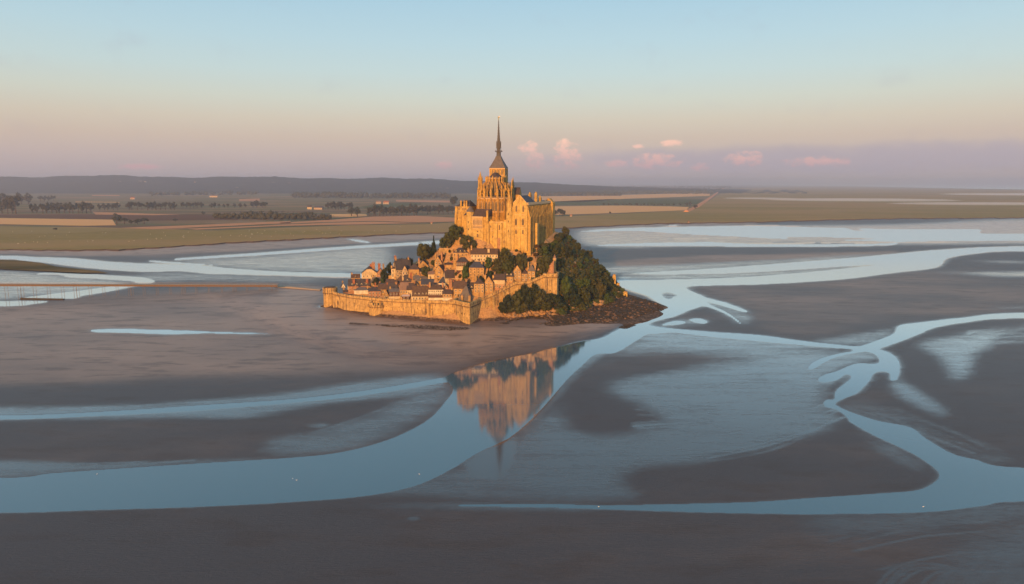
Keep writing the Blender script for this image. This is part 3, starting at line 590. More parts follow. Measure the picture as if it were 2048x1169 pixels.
for u, v_ in [(1140, 640), (1220, 625), (1275, 613)]: cg(u, v_, 1.2)
for u, v_ in [(1000, 656), (1100, 660), (1200, 652), (1290, 636)]: cg(u, v_, -1.2)
for u, v_ in [(1345, 614), (1325, 630), (1340, 602), (1305, 585), (1262, 574)]: cg(u, v_, -5)
for u, v_ in [(640, 613), (660, 619), (690, 623), (715, 629), (740, 634), (776, 638), (820, 640), (850, 643), (880, 646), (910, 648), (940, 654), (962, 644)]: cg(u, v_, -1.0)
for p in [(-168, 615, -3), (-160, 645, -3), (-110, 690, -3), (-45, 735, -3), (30, 740, -3), (90, 735, -3), (125, 700, -4), (128, 670, -5), (-95, 650, 10), (-60, 665, 28), (0, 695, 34), (45, 690, 36), (80, 678, 18), (-130, 618, 8)]: CP.append(p)
for u, v_, Y in [(935, 492, 572), (955, 491, 571), (975, 491, 572.5), (1000, 491, 573), (1020, 491, 573), (1040, 492, 572), (1056, 491, 574), (945, 504, 566), (975, 503, 567), (1010, 506, 566), (1035, 508, 567), (1062, 506, 570), (1040, 522, 562), (1066, 521, 565)]: CP.append(tuple(P(u, v_, Y)))
CP = np.array(CP); n = len(CP)
Dm = np.sqrt(((CP[:, None, :2] - CP[None, :, :2]) ** 2).sum(-1)); A = np.zeros((n + 1, n + 1)); A[:n, :n] = Dm; A[:n, n] = 1; A[n, :n] = 1
sol = np.linalg.solve(A + np.diag([.02] * n + [0]), np.append(CP[:, 2], 0))
def terr_arr(X, Y):
    X = np.asarray(X, float).ravel(); Y = np.asarray(Y, float).ravel()
    D = np.sqrt((X[:, None] - CP[None, :, 0]) ** 2 + (Y[:, None] - CP[None, :, 1]) ** 2)
    return D @ sol[:n] + sol[n]
TX0, TX1, TY0, TY1, TS = -185.0, 165.0, 495.0, 770.0, 1.5
tx = np.arange(TX0, TX1, TS); ty = np.arange(TY0, TY1, TS)
XX, YY = np.meshgrid(tx, ty); ZT = terr_arr(XX, YY).reshape(XX.shape)
out = (np.hypot((XX + 15) / 175, (YY - 640) / 150) > 1); ZT = np.where(out, -6, ZT)
ZN = np.zeros_like(ZT)
for j in range(ZT.shape[0]):
    for i in range(ZT.shape[1]):
        if ZT[j, i] > .2:
            p = Vector((XX[j, i], YY[j, i], 0)); k = min(1, (ZT[j, i]) / 7)
            ZN[j, i] = k * (1.6 * mnoise.noise(p * .12) + 1.5 * mnoise.ridged_multi_fractal(p * .16, 1, 2, 4, 1, 2) * .35 - .6) + .35 * mnoise.noise(p * .5)
rugged = np.exp(-(((XX - 0) / 45) ** 2 + ((YY - 575) / 14) ** 2))
ZT2 = ZT + ZN * (0.55 + .9 * rugged)
def tz(x, y):
    fx = min(max((x - TX0) / TS, 0), len(tx) - 1.01); fy = min(max((y - TY0) / TS, 0), len(ty) - 1.01); i, j = int(fx), int(fy); a, b = fx - i, fy - j
    return (ZT2[j, i] * (1 - a) + ZT2[j, i + 1] * a) * (1 - b) + (ZT2[j + 1, i] * (1 - a) + ZT2[j + 1, i + 1] * a) * b
def hit(u, v_, y0=500, y1=740):
    d = ray(u, v_); y = y0
    while y < y1:
        t_ = y / d[1]
        if CAMH + d[2] * t_ <= tz(d[0] * t_, y): break
        y += .4
    return Vector((d[0] * y / d[1], y, CAMH + d[2] * y / d[1]))
def rockmat():
    m, nt, b = nodes('mount_rock')
    w = coords(nt, 'World'); n1 = tnoise(nt, w, .10, 6, .7); n2 = tnoise(nt, w, .7, 5, .7); g = nt.nodes.new('ShaderNodeNewGeometry'); s_ = nt.nodes.new('ShaderNodeSeparateXYZ'); nt.links.new(g.outputs['Normal'], s_.inputs[0])
    c = mixrgb(nt, ramp(nt, n2, .3, .7), (.34, .195, .085), (.58, .36, .165))
    c = mixrgb(nt, ramp(nt, n1, .54, .66), c, (.060, .050, .018))
    c = mixrgb(nt, mth(nt, 'MULTIPLY', ramp(nt, n2, .60, .72), .8), c, (.045, .04, .018))
    ps = nt.nodes.new('ShaderNodeSeparateXYZ'); nt.links.new(g.outputs['Position'], ps.inputs[0])
    low = ramp(nt, mth(nt, 'ADD', ps.outputs[2], mth(nt, 'MULTIPLY', n2, 2.0)), 3.2, 2.2)
    lowc = mixrgb(nt, ramp(nt, n2, .42, .62), (.045, .028, .018), (.13, .085, .055))
    lowc = mixrgb(nt, ramp(nt, tnoise(nt, w, .28, 5, .75), .52, .62), lowc, (.25, .165, .105)); c = mixrgb(nt, low, c, lowc)
    nt.links.new(c, b.inputs['Base Color']); bump(nt, b, n2, 1, .8); b.inputs['Roughness'].default_value = .95
rockmat()
nr, nc = XX.shape; a = (np.arange(nr - 1)[:, None] * nc + np.arange(nc - 1)[None, :]).ravel()
fc = np.stack([a, a + 1, a + nc + 1, a + nc], 1); zf = ZT2.ravel(); keep = zf[fc].max(1) > -5.2
tag(link('mount_terrain', npmesh('mount_terrain', np.stack([XX, YY, ZT2], -1).reshape(-1, 3), fc[keep], 'mount_rock')), kind='structure')
# ================================================================== shared small parts
def lancet_mesh():
    mb = MB(); pts = [(-.5, 0), (.5, 0), (.5, .72), (.3, .9), (0, 1), (-.3, .9), (-.5, .72)]
    mb.mi = 1; mb.hull([(x * .92, -.06, z * .97 + .015) for x, z in pts], [(x * .92, 0, z * .97 + .015) for x, z in pts]); mb.mi = 0
    for (x0, z0), (x1, z1) in zip(pts, pts[1:] + pts[:1]): mb.hull([(x0, -.35, z0), (x1, -.35, z1), (x1 * .88, -.35, z1 * .95 + .025), (x0 * .88, -.35, z0 * .95 + .025)], [(x0, 0, z0), (x1, 0, z1), (x1 * .88, 0, z1 * .95 + .025), (x0 * .88, 0, z0 * .95 + .025)])
    mb.box(-.05, .05, -.2, 0, .04, .9)
    return mb.mesh('lancet_window', ['stone_frame', 'leaded_glass'])
def win_mesh(name, frame):
    mb = MB(); mb.mi = 1; mb.box(-.42, .42, -.05, 0, .04, .96); mb.mi = 0
    mb.box(-.5, -.4, -.14, 0, 0, 1); mb.box(.4, .5, -.14, 0, 0, 1); mb.box(-.4, .4, -.14, 0, .93, 1); mb.box(-.58, .58, -.24, 0, -.06, 0); mb.box(-.03, .03, -.11, 0, 0, .93)
    return mb.mesh(name, [frame, 'glass'])
LANCET = lancet_mesh(); WIN_W = win_mesh('white_window', 'white_paint'); WIN_S = win_mesh('stone_window', 'stone_frame')
def slit_mesh():
    mb = MB(); mb.box(-.5, .5, -.04, 0, 0, 1); return mb.mesh('slit', 'glass')
SLIT = slit_mesh()
def chim_mesh(name, mat):
    mb = MB(); mb.box(-.5, .5, -.5, .5, 0, .92); mb.box(-.6, .6, -.6, .6, .92, 1.0); mb.mi = 1
    for x in (-.25, .25): mb.tube(x, 0, .13, .10, 1.0, 1.12, 6)
    return mb.mesh(name, [mat, 'pale_brick'])
CHIM = {k: chim_mesh('chimney_' + k, k) for k in ('village_stone', 'red_brick', 'pale_brick', 'abbey_stone', 'cream_plaster')}
def dormer_mesh(name, wall, roof):                     # unit: 1 wide, front at y=0, back at y=1.4
    mb = MB(); mb.box(-.5, .5, 0, 1.4, -.2, .95); mb.hull([(-.5, 0, .95), (.5, 0, .95), (0, 0, 1.5)], [(-.5, 1.4, .95), (.5, 1.4, .95), (0, 1.4, 1.5)])
    mb.mi = 1
    for s_ in (-1, 1): mb.hull([(s_ * .65, -.15, .78), (s_ * .65, 1.5, .78), (0, 1.5, 1.52), (0, -.15, 1.52)], [(s_ * .65, -.15, .90), (s_ * .65, 1.5, .90), (0, 1.5, 1.64), (0, -.15, 1.64)])
    mb.mi = 2; mb.box(-.30, .30, -.05, 0, .1, .85)
    return mb.mesh(name, [wall, roof, 'glass'])
DORM = {k: dormer_mesh('dormer_' + k, k, 'slate') for k in ('white_plaster', 'cream_plaster')}
def put(name, me, parent, loc, scale=(1, 1, 1), rz=0): return link(name, me, parent, loc, rz, scale)
# ================================================================== village houses
def house(label, u, v_, w, h, r, d=8, roof='gable', ridge='x', wall='village_stone', rm='brown_tile', rot=0, win=(3, 1), wm='w', dorm=0, dk='white_plaster', ch=(), Y=None, dy=0, name='house', cat='house', base=9, group='houses of the walled village', win2=0, band=None):
    q = hit(u, v_) if Y is None else P(u, v_, Y)
    if dy: q = P(u, v_, q.y + dy)
    s_ = (q.y * cp + (CAMH - q.z) * sp) / F
    w *= s_; h *= s_ * 1.01; r *= s_ * 1.01
    t_ = thing(name, label, cat, q, R(rot), group)
    mb = MB(); hw = w / 2; oh = .35; th = .22
    if roof == 'hip':
        mb.box(-hw, hw, 0, d, -base, h); mb.obj('wall', wall, t_)
        mb = MB(); rl = max(0, hw - d * .42) if w > d else 0; ry = d / 2
        x0, x1, y0, y1 = -hw - oh, hw + oh, -oh, d + oh
        yr0, yr1 = (ry - .05, ry + .05) if w >= d else (w * .42, d - w * .42)
        mb.hull([(x0, y0, h), (x1, y0, h), (x1, y1, h), (x0, y1, h)], [(-rl - .05, yr0, h + r), (rl + .05, yr0, h + r), (rl + .05, yr1, h + r), (-rl - .05, yr1, h + r)])
        ro = mb.obj('roof', rm, t_)
    elif ridge == 'x':
        prof = [(0, -base), (d, -base), (d, h), (d / 2, h + r), (0, h)]
        mb.hull([(-hw, y, z) for y, z in prof], [(hw, y, z) for y, z in prof]); mb.obj('wall', wall, t_)
        mb = MB(); k = r / (d / 2)
        for sg in (-1, 1):
            ye = d / 2 + sg * (d / 2 + oh); ze = h - k * oh
            mb.hull([(-hw - oh, ye, ze + .03), (-hw - oh, d / 2, h + r + .03), (-hw - oh, d / 2, h + r + th), (-hw - oh, ye, ze + th)], [(hw + oh, ye, ze + .03), (hw + oh, d / 2, h + r + .03), (hw + oh, d / 2, h + r + th), (hw + oh, ye, ze + th)])
        ro = mb.obj('roof', rm, t_)
    else:
        cut = .68 if roof == 'jerkin' else 1.0
        prof = [(-hw, -base), (hw, -base), (hw, h), (hw * (1 - cut), h + r * cut)] + ([(-hw * (1 - cut), h + r * cut)] if cut < 1 else []) + [(-hw, h)]
        mb.hull([(x, 0, z) for x, z in prof], [(x, d, z) for x, z in prof]); mb.obj('wall', wall, t_)
        mb = MB(); k = r / hw; yf = d * .3 if cut < 1 else -oh
        for sg in (-1, 1):
            xe = sg * (hw + oh); ze = h - k * oh; xc = sg * hw * (1 - cut); zc = h + r * cut
            lo = [(xe, -oh, ze + .03), (xc, -oh, zc + .03), (0, yf, h + r + .03), (0, d + oh, h + r + .03), (xe, d + oh, ze + .03)]
            mb.hull(lo, [(x, y, z + th) for x, y, z in lo])
        if cut < 1:
            lo = [(-hw * (1 - cut), -oh, h + r * cut + .03), (hw * (1 - cut), -oh, h + r * cut + .03), (0, yf, h + r + .03)]; mb.hull(lo, [(x, y, z + th) for x, y, z in lo])
        ro = mb.obj('roof', rm, t_)
    nx, nz = win; wme = WIN_W if wm == 'w' else WIN_S
    vis = min(h, 7.0)
    for j in range(nz):
        fh = vis / nz; ww = min(1.15, w / nx * .6) if nx else 1; wh = min(1.7, fh * .62)
        for i in range(nx):
            x = (i + .5) / nx * w - hw + rnd.uniform(-.15, .15)
            o = put('window', wme, t_, (x, 0, h - (j + .5) * fh - wh / 2 - .1), (ww, 1, wh))
    if ridge == 'y' and roof != 'hip' and r > 2 and nx: put('window', wme, t_, (0, 0, h + r * .12), (.9, 1, min(1.3, r * .4)))
    for i in range(win2):                               # windows in the right-hand side wall
        put('window', wme, t_, (hw, (i + .5) / win2 * d, h - 2.4), (.9, 1, 1.4), R(90))
    if band:                                            # a storey or shop front of another material, standing slightly proud
        z0, z1, bm_ = band; m2 = MB(); m2.box(-hw - .12, hw + .12, -.18, .0, z0 * h, z1 * h); m2.obj('storey_front', bm_, t_)
    for i in range(dorm):
        x = ((i + .5) / dorm - .5) * w * .86
        zz_ = h + r * .12 - .0; yy = d / 2 * .12 - .1 if roof != 'hip' else .35
        put('dormer', DORM[dk], t_, (x, yy, zz_), (1.15, 1.3 + r * .12, 1.15))
    if not ch and w > 4 and rnd.random() < .85:          # most roofs carry a stack at one or both ends of the ridge
        ch = [(sg * .86, .5, r / s_ + rnd.uniform(2, 4), rnd.uniform(2.2, 3.2), rnd.choice([VS, VS, PB, RB])) for sg in ((-1, 1) if rnd.random() < .35 else (rnd.choice((-1, 1)),))] if ridge == 'x' else [(0, .8, r / s_ + 2.8, 2.6, rnd.choice([VS, PB]))]
    for cx_, cy_, ht, wd, mt in ch:
        zb = h - .5; put('chimney', CHIM[mt], t_, (cx_ * hw, cy_ * d, zb), (wd * s_, min(wd * s_, 1.6), ht * s_ + .5))
    if rnd.random() < .55 and h > 3: put('door', SLIT, t_, (rnd.uniform(-.3, .3) * w, -.02, h - min(h, 7) * 1.0 + .1), (1.0, 1, min(2.1, h * .5)))
    return t_
VS, CR_, WH, PB, RB = 'village_stone', 'cream_plaster', 'white_plaster', 'pale_brick', 'red_brick'
# front row, left to right
house('narrow white gabled house at far left end, beside round corner tower', 687, 587, 9, 11, 9, 8, 'gable', 'y', WH, 'slate', 18, (2, 1), win2=2)
house('long slate-roofed brick house with two brick chimneys on its front slope', 719, 585, 43, 13, 12, 9, 'gable', 'x', PB, 'slate', 8, (6, 1), dorm=4, ch=[(-.5, .22, 12, 4.5, RB), (.72, .22, 12, 4.5, RB)])
house('slim cream gable against the left end of the long brick house', 699, 586, 6.5, 15, 8, 4, 'gable', 'y', WH, 'slate', 12, (1, 2), dy=-4)
house('low pink plaster house crouching behind the left curve of the wall', 694, 592, 14, 7, 4, 6, 'gable', 'x', PB, 'dark_tile', 12, (2, 1), dy=-3)
house('low house with white glazed upper storey under grey roof, behind the wall', 723, 596, 27, 15, 5, 8, 'hip', 'x', VS, 'grey_slate', 6, (6, 2), band=(.5, .98, WH))
house('orange brick house with hipped slate roof and two bright doors', 750, 597, 25, 14, 8, 9, 'hip', 'x', PB, 'slate', 10, (4, 2), dorm=0, ch=[(.1, .5, 15, 3, RB)])
house('stone house with shaggy brown roof behind the hipped brick house', 766, 590, 19, 11, 9, 8, 'gable', 'x', VS, 'brown_tile', 4, (3, 1))
house('steep dark slate house left of the purple timbered house', 784, 590, 18, 6, 15, 9, 'gable', 'x', VS, 'slate', -6, (2, 1), ch=[(.75, .5, 17, 3, PB)])
house('dark purple timber-clad house over a cream shop front', 791, 600, 25, 16, 5, 8, 'gable', 'x', 'dark_timber', 'grey_slate', 4, (4, 2), band=(0, .42, CR_), win2=3)
house('tiny dark shop with pale awning right of the timber house', 812, 600, 14, 7, 2, 5, 'gable', 'x', 'dark_timber', 'awning', 0, (2, 1), dy=-2, name='shop', cat='shop')
house('tall tan-roofed house behind the tiny shop', 808, 597, 16, 17, 13, 9, 'gable', 'x', VS, 'tan_tile', 2, (3, 2))
house('house with purple-brown roof and stone gable next to white gable', 822, 593, 16, 13, 12, 9, 'gable', 'x', CR_, 'dark_tile', 2, (2, 1))
house('broad brown-roofed inn with row of white dormers above the wall', 842, 602, 34, 10, 18, 9, 'gable', 'x', CR_, 'brown_tile', 2, (6, 1), dorm=4)
house('small bright white gable left of the broad brown inn', 826, 594, 7, 8, 7, 5, 'gable', 'y', WH, 'brown_tile', 2, (1, 1), dy=-3)
house('white hotel with two window bands under a brown hipped roof', 872, 602, 30, 22, 9, 9, 'hip', 'x', WH, 'brown_tile', 0, (8, 3), band=(.28, .55, 'dark_timber'))
house('low stone house with dark roof and red shutters right of white hotel', 895, 602, 19, 14, 7, 7, 'gable', 'x', VS, 'dark_tile', 0, (3, 2), band=(0, .45, WH))
house('plain brown-roofed stone house behind the polygonal tower, left side', 920, 600, 25, 23, 13, 9, 'gable', 'x', VS, 'brown_tile', -3, (3, 2), ch=[(.95, .5, 16, 3, VS)])
house('dark house with two white dormers above the slate pavilion', 940, 583, 15, 5, 11, 8, 'gable', 'x', VS, 'slate', 0, (2, 1), dorm=2)
house('tall stone house with shuttered upper windows right of the pavilion', 958, 594, 20, 26, 10, 9, 'hip', 'x', VS, 'dark_tile', -4, (3, 3), ch=[(-.9, .5, 14, 3, VS)])
house('tall narrow gable-fronted house beside the climbing wall', 977.5, 588, 18, 22, 13, 9, 'gable', 'y', VS, 'dark_tile', -6, (2, 3), ch=[(-.9, .4, 14, 4, VS), (.85, .6, 13, 3, VS)])
house('house with white upper storey and brown roof above the climbing wall', 998, 582, 23, 22, 10, 8, 'gable', 'x', PB, 'dark_tile', -8, (4, 2), band=(.58, .98, CR_))
house('slate-roofed house with two white dormers on the upper ramparts', 1018, 566, 18, 13, 12, 8, 'gable', 'x', VS, 'slate', -6, (2, 1), dorm=2, ch=[(-.95, .5, 16, 2.5, VS)])
house('pointed stone gable house midway along the upper ramparts', 1034.5, 564, 15, 22, 11, 9, 'gable', 'y', VS, 'dark_tile', -6, (2, 3), ch=[(-.9, .5, 13, 2.5, VS)])
house('small hipped stone house right of the pointed gable house', 1049, 563, 13, 15, 7, 8, 'hip', 'x', VS, 'dark_tile', -5, (2, 2))
house('last stone house near the tall rampart tower, with two chimneys', 1062.5, 562, 15, 19, 12, 8, 'hip', 'x', VS, 'grey_slate', -8, (2, 2), ch=[(-.92, .4, 17, 2.5, VS), (.92, .4, 17, 2.5, VS)])
house('crumbling reddish cottage left of the watch turret', 1077, 552, 9, 10, 5, 6, 'gable', 'y', PB, 'dark_tile', -20, (1, 1), name='cottage', cat='cottage')
# second and third rows
house('big cream house with clipped gable on the left slope', 739, 558, 30, 11, 12, 13, 'jerkin', 'y', CR_, 'slate', 10, (4, 1), ch=[(.55, .35, 20, 6, PB), (.2, .7, 16, 4, RB)])
house('brick gable cottage tucked right of the big cream house', 761.5, 552, 15, 6, 8, 8, 'gable', 'y', PB, 'blue_slate', 12, (2, 1), ch=[(.8, .5, 16, 3, VS), (-.3, .7, 17, 5, RB)], name='cottage', cat='cottage')
house('low brown-roofed shed left of the big cream house', 711, 560, 17, 4, 7, 7, 'gable', 'x', VS, 'brown_tile', 8, (1, 1), dorm=1, name='shed', cat='shed')
house('grey-roofed stone house with gable to the right, mid-left slope', 750, 573, 17, 7, 10, 8, 'gable', 'x', VS, 'grey_slate', -14, (2, 1))
house('dusky roofed cottage on the mid-left slope behind the shaggy roof', 780, 574, 20, 5, 9, 8, 'gable', 'x', VS, 'dark_tile', -8, (2, 1), name='cottage', cat='cottage')
house('humped brown roof cottage below the half-timbered manor', 799, 570, 19, 5, 11, 8, 'hip', 'x', VS, 'brown_tile', -10, (2, 1), name='cottage', cat='cottage')
house('steep slate house with one white dormer and a red chimney', 815, 568, 14, 4, 13, 8, 'gable', 'x', VS, 'slate', 0, (1, 1), dorm=1, ch=[(.95, .3, 18, 4.5, RB)])
house('grey-slate house with two cream dormers behind the blue roofs', 849, 566, 34, 4, 8, 8, 'gable', 'x', VS, 'grey_slate', 0, (4, 1), dorm=2, dk='cream_plaster', ch=[(.8, .5, 11, 3, VS)])
house('long low house with deep blue slate roof in mid village', 858, 573, 31, 4, 9, 8, 'gable', 'x', VS, 'blue_slate', 0, (5, 1))
house('blue-slate hipped house with a row of white windows below its eaves', 888, 574, 22, 7, 12, 8, 'hip', 'x', WH, 'blue_slate', 2, (7, 1), ch=[(.95, .3, 13, 4, RB)])
house('dark-roofed barn with cream left gable in the village centre', 905, 562, 28, 6, 14, 10, 'gable', 'x', CR_, 'dark_tile', 18, (2, 1), name='barn', cat='barn')
house('steep-roofed manor with tall stone gable on the left slope', 808, 556, 30, 17, 19, 9, 'gable', 'x', 'timber_wall', 'slate', 22, (5, 2), ch=[(-.9, .5, 23, 3, VS), (.8, .5, 22, 2.5, VS)], name='manor_house', cat='manor')
house('flat-fronted cream bay tower on the left of the manor', 789.5, 556, 13, 18, 3, 5, 'hip', 'x', CR_, 'dark_tile', 10, (2, 2), dy=-5)
house('half-timbered gable leaning against the front of the manor', 810, 557, 12, 14, 11, 5, 'gable', 'y', 'timber_wall', 'dark_tile', 4, (2, 2), dy=-5)
house('square stone house with brown hipped roof beside the manor', 828, 558, 21.5, 18.5, 10, 9, 'hip', 'x', VS, 'dark_tile', -2, (2, 1), wm='s')
house('plain stone gable house above the square stone house', 846.5, 542, 22, 9, 11, 9, 'gable', 'y', VS, 'brown_tile', 6, (1, 1), wm='s', ch=[(-.8, .8, 14, 2.5, PB)])
house('small red-chimneyed cottage peeping out behind the manor', 791, 534, 8, 7, 5, 6, 'gable', 'y', CR_, 'slate', 10, (1, 1), ch=[(0, .5, 14, 4, RB)], name='cottage', cat='cottage')
house('tall narrow stone gable house left of the brick chimney pair', 876, 540, 13.5, 17, 10, 9, 'gable', 'y', VS, 'slate', -12, (2, 2), ch=[(.98, .3, 17, 3.5, PB), (-.98, .3, 14, 2, VS)], win2=2)
house('lower stone gable house with black roof, below the tall narrow one', 878, 559, 17, 18, 10, 8, 'gable', 'y', VS, 'slate', -16, (1, 2), win2=2)
house('mansion with three cream dormers and tall side chimney', 921, 526, 30, 20, 9, 10, 'hip', 'x', VS, 'slate', -2, (4, 2), wm='s', dorm=3, dk='cream_plaster', ch=[(1.05, .3, 24, 4, VS)], name='mansion', cat='mansion')
house('long cream house with brown roof below the abbey rock', 968.5, 523, 54, 14, 10, 9, 'gable', 'x', CR_, 'brown_tile', -2, (9, 2), ch=[(-.97, .4, 16, 3, VS), (.32, .2, 10, 4, CR_)])
house('glazed pavilion with black hipped roof over a white terrace', 925, 541, 24, 17, 8, 8, 'hip', 'x', 'dark_timber', 'slate', 0, (6, 2), band=(0, .46, CR_), name='pavilion', cat='pavilion')
house('blocky stone annex left of the glazed pavilion', 898, 544, 15, 14, 3, 7, 'gable', 'x', VS, 'dark_tile', 4, (2, 1), wm='s')
house('four-storey stone house with dark blue hipped roof, mid village', 953, 562, 30, 26, 11, 9, 'hip', 'x', VS, 'blue_slate', -5, (4, 3), wm='s', ch=[(.65, .4, 11, 3, VS)])
house('cottage with brown gable roof behind the dark dormered house', 931, 574, 13, 8, 7, 7, 'gable', 'x', VS, 'brown_tile', 0, (2, 1), name='cottage', cat='cottage')
house('little cottage roof between the round trees at the centre right', 1022, 528, 11, 4, 4, 6, 'gable', 'x', VS, 'dark_tile', 10, (1, 1), name='cottage', cat='cottage')
house('low stone outbuilding between the four-storey house and gable houses', 966, 573, 16, 8, 5, 6, 'gable', 'x', VS, 'dark_tile', -6, (2, 1), name='outbuilding', cat='outbuilding')
house('small stone house left of the barn in the village centre', 865, 560, 17, 11, 5, 7, 'gable', 'x', CR_, 'tan_tile', 6, (2, 1), wm='s')
# small infill houses squeezed between the others
for lab, u, v_, w, h, r, wl, rm_, rd, rt in [
    ('sliver of a slate-roofed house left of the purple timber house', 773, 599, 9, 9, 8, VS, 'slate', 'y', 4), ('small blue-roofed house in the gap right of the hipped brick house', 763, 581, 11, 6, 7, VS, 'blue_slate', 'x', -6),
    ('steep slate gable between the shaggy-roofed and tan-roofed houses', 795, 580, 10, 7, 9, PB, 'slate', 'y', 6), ('grey gabled house peeking over the inn roof at its left', 832, 577, 12, 5, 8, VS, 'grey_slate', 'y', 4), ('slate-roofed house peeking over the white hotel', 866, 580, 14, 5, 8, VS, 'slate', 'x', 4),
    ('narrow brick house between the hotel and the tall chimney stack', 893, 586, 9, 8, 8, PB, 'slate', 'y', 0), ('small slate house right of the bare chimney stack', 911, 579, 12, 6, 9, VS, 'slate', 'x', -8), ('stone gable under the trees left of the four-storey house', 928, 568, 9, 6, 7, VS, 'slate', 'y', 8),
    ('grey-roofed cottage between the manor and the blue roofs', 834, 565, 14, 5, 8, VS, 'grey_slate', 'x', 10), ('small white gable above the humped brown roof', 797, 560, 8, 6, 7, WH, 'slate', 'y', 6), ('slate cottage behind the square stone house', 842, 549, 12, 5, 8, VS, 'slate', 'x', -12),
    ('low slate house at the foot of the tall narrow gable', 885, 549, 13, 6, 7, VS, 'blue_slate', 'x', 8), ('tiny gable over the climbing wall beside the brown-roofed house', 1009, 572, 8, 7, 6, VS, 'slate', 'y', -8), ('slate cottage between the long cream house and the four-storey house', 944, 541, 12, 6, 7, VS, 'slate', 'x', 0),
    ('small dark house behind the long brick house, left end', 705, 572, 12, 5, 8, PB, 'slate', 'x', 10), ('little slate gable behind the glazed grey-roofed house', 731, 578, 9, 6, 8, PB, 'slate', 'y', 8)]:
    house(lab, u, v_, w, h, r, 6, 'gable', rd, wl, rm_, rt, (2, 1))
# tall brick stack
q = hit(901, 584); t_ = thing('chimney_stack', 'tall bare brick chimney stack in the centre of the village', 'chimney', q); mb = MB(); s_ = .375
mb.box(-1.3, 1.3, 0, 3, -6, 9.4); mb.box(-1.6, 1.6, -.2, 3.2, 9.4, 10); mb.obj('shaft', PB, t_); mb = MB()
for x in (-.7, 0, .7): mb.tube(x, 1.5, .28, .22, 10, 10.8, 8)
mb.obj('pots', RB, t_)
# ruined / retaining walls
def rwall(label, pts, top, th=1.2, mat=VS, name='garden_wall', cat='wall'):
    qs = [hit(u, v_) for u, v_ in pts]; t_ = thing(name, label, cat, qs[0]); mb = MB(); cb = MB(); o = qs[0]
    for i, (a_, b_) in enumerate(zip(qs, qs[1:])):
        d_ = Vector((b_.x - a_.x, b_.y - a_.y, 0)); nn = Vector((-d_.y, d_.x, 0)).normalized() * th; h0, h1 = top[i], top[i + 1]
        A0, B0 = a_ - o, b_ - o
        mb.hull([A0 - Vector((0, 0, 5)), B0 - Vector((0, 0, 5)), B0 + nn - Vector((0, 0, 5)), A0 + nn - Vector((0, 0, 5))], [A0 + Vector((0, 0, h0)), B0 + Vector((0, 0, h1)), B0 + nn + Vector((0, 0, h1)), A0 + nn + Vector((0, 0, h0))])
        e = Vector((0, 0, .02)); f_ = Vector((0, 0, .3)); n2 = nn * .12
        cb.hull([A0 - n2 + Vector((0, 0, h0)) + e, B0 - n2 + Vector((0, 0, h1)) + e, B0 + nn + n2 + Vector((0, 0, h1)) + e, A0 + nn + n2 + Vector((0, 0, h0)) + e], [A0 - n2 + Vector((0, 0, h0)) + f_, B0 - n2 + Vector((0, 0, h1)) + f_, B0 + nn + n2 + Vector((0, 0, h1)) + f_, A0 + nn + n2 + Vector((0, 0, h0)) + f_])
    mb.obj('wall', mat, t_); cb.obj('coping', 'stone_frame', t_)
rwall('pale terrace wall above the mansion at the foot of the trees', [(878, 508), (890, 507), (906, 508)], [4.5, 4.2, 3.5])
rwall('ochre garden wall stepping down in front of tall narrow gable houses', [(840, 553), (852, 555), (866, 558), (874, 562)], [3.5, 3.2, 3.5, 2.6])
rwall('rubble wall under the manor house', [(777, 562), (790, 562), (806, 561), (818, 561)], [4.2, 4.6, 3, 2])
rwall('stone wall under the trees beneath the left abbey block', [(907, 490), (918, 490), (930, 491)], [6, 6, 5])
rwall('yellow terrace wall below the long cream house', [(940, 530), (960, 531), (985, 531)], [3, 3, 2.4])
rwall('low wall beside the barn in the village centre', [(912, 566), (925, 566), (935, 567)], [3.2, 3.2, 3])
# ================================================================== ramparts
ST = 'rampart_stone'
def offset(pts, dist):
    out = []
    for i, p in enumerate(pts):
        a = pts[max(i - 1, 0)]; b = pts[min(i + 1, len(pts) - 1)]; d = Vector((b.x - a.x, b.y - a.y, 0)).normalized(); out.append(Vector((p.x - d.y * dist, p.y + d.x * dist, p.z)))
    return out
def strip(mb, pts, d0, d1, z0s, z1s, taper=0.0):
    A_, B_ = offset(pts, d0), offset(pts, d1); At = offset(pts, d0 + taper)
    for i in range(len(pts) - 1):
        j = i + 1
        mb.hull([(A_[i].x, A_[i].y, z0s[i]), (A_[j].x, A_[j].y, z0s[j]), (B_[j].x, B_[j].y, z0s[j]), (B_[i].x, B_[i].y, z0s[i])],
                [(At[i].x, At[i].y, z1s[i]), (At[j].x, At[j].y, z1s[j]), (B_[j].x, B_[j].y, z1s[j]), (B_[i].x, B_[i].y, z1s[i])])
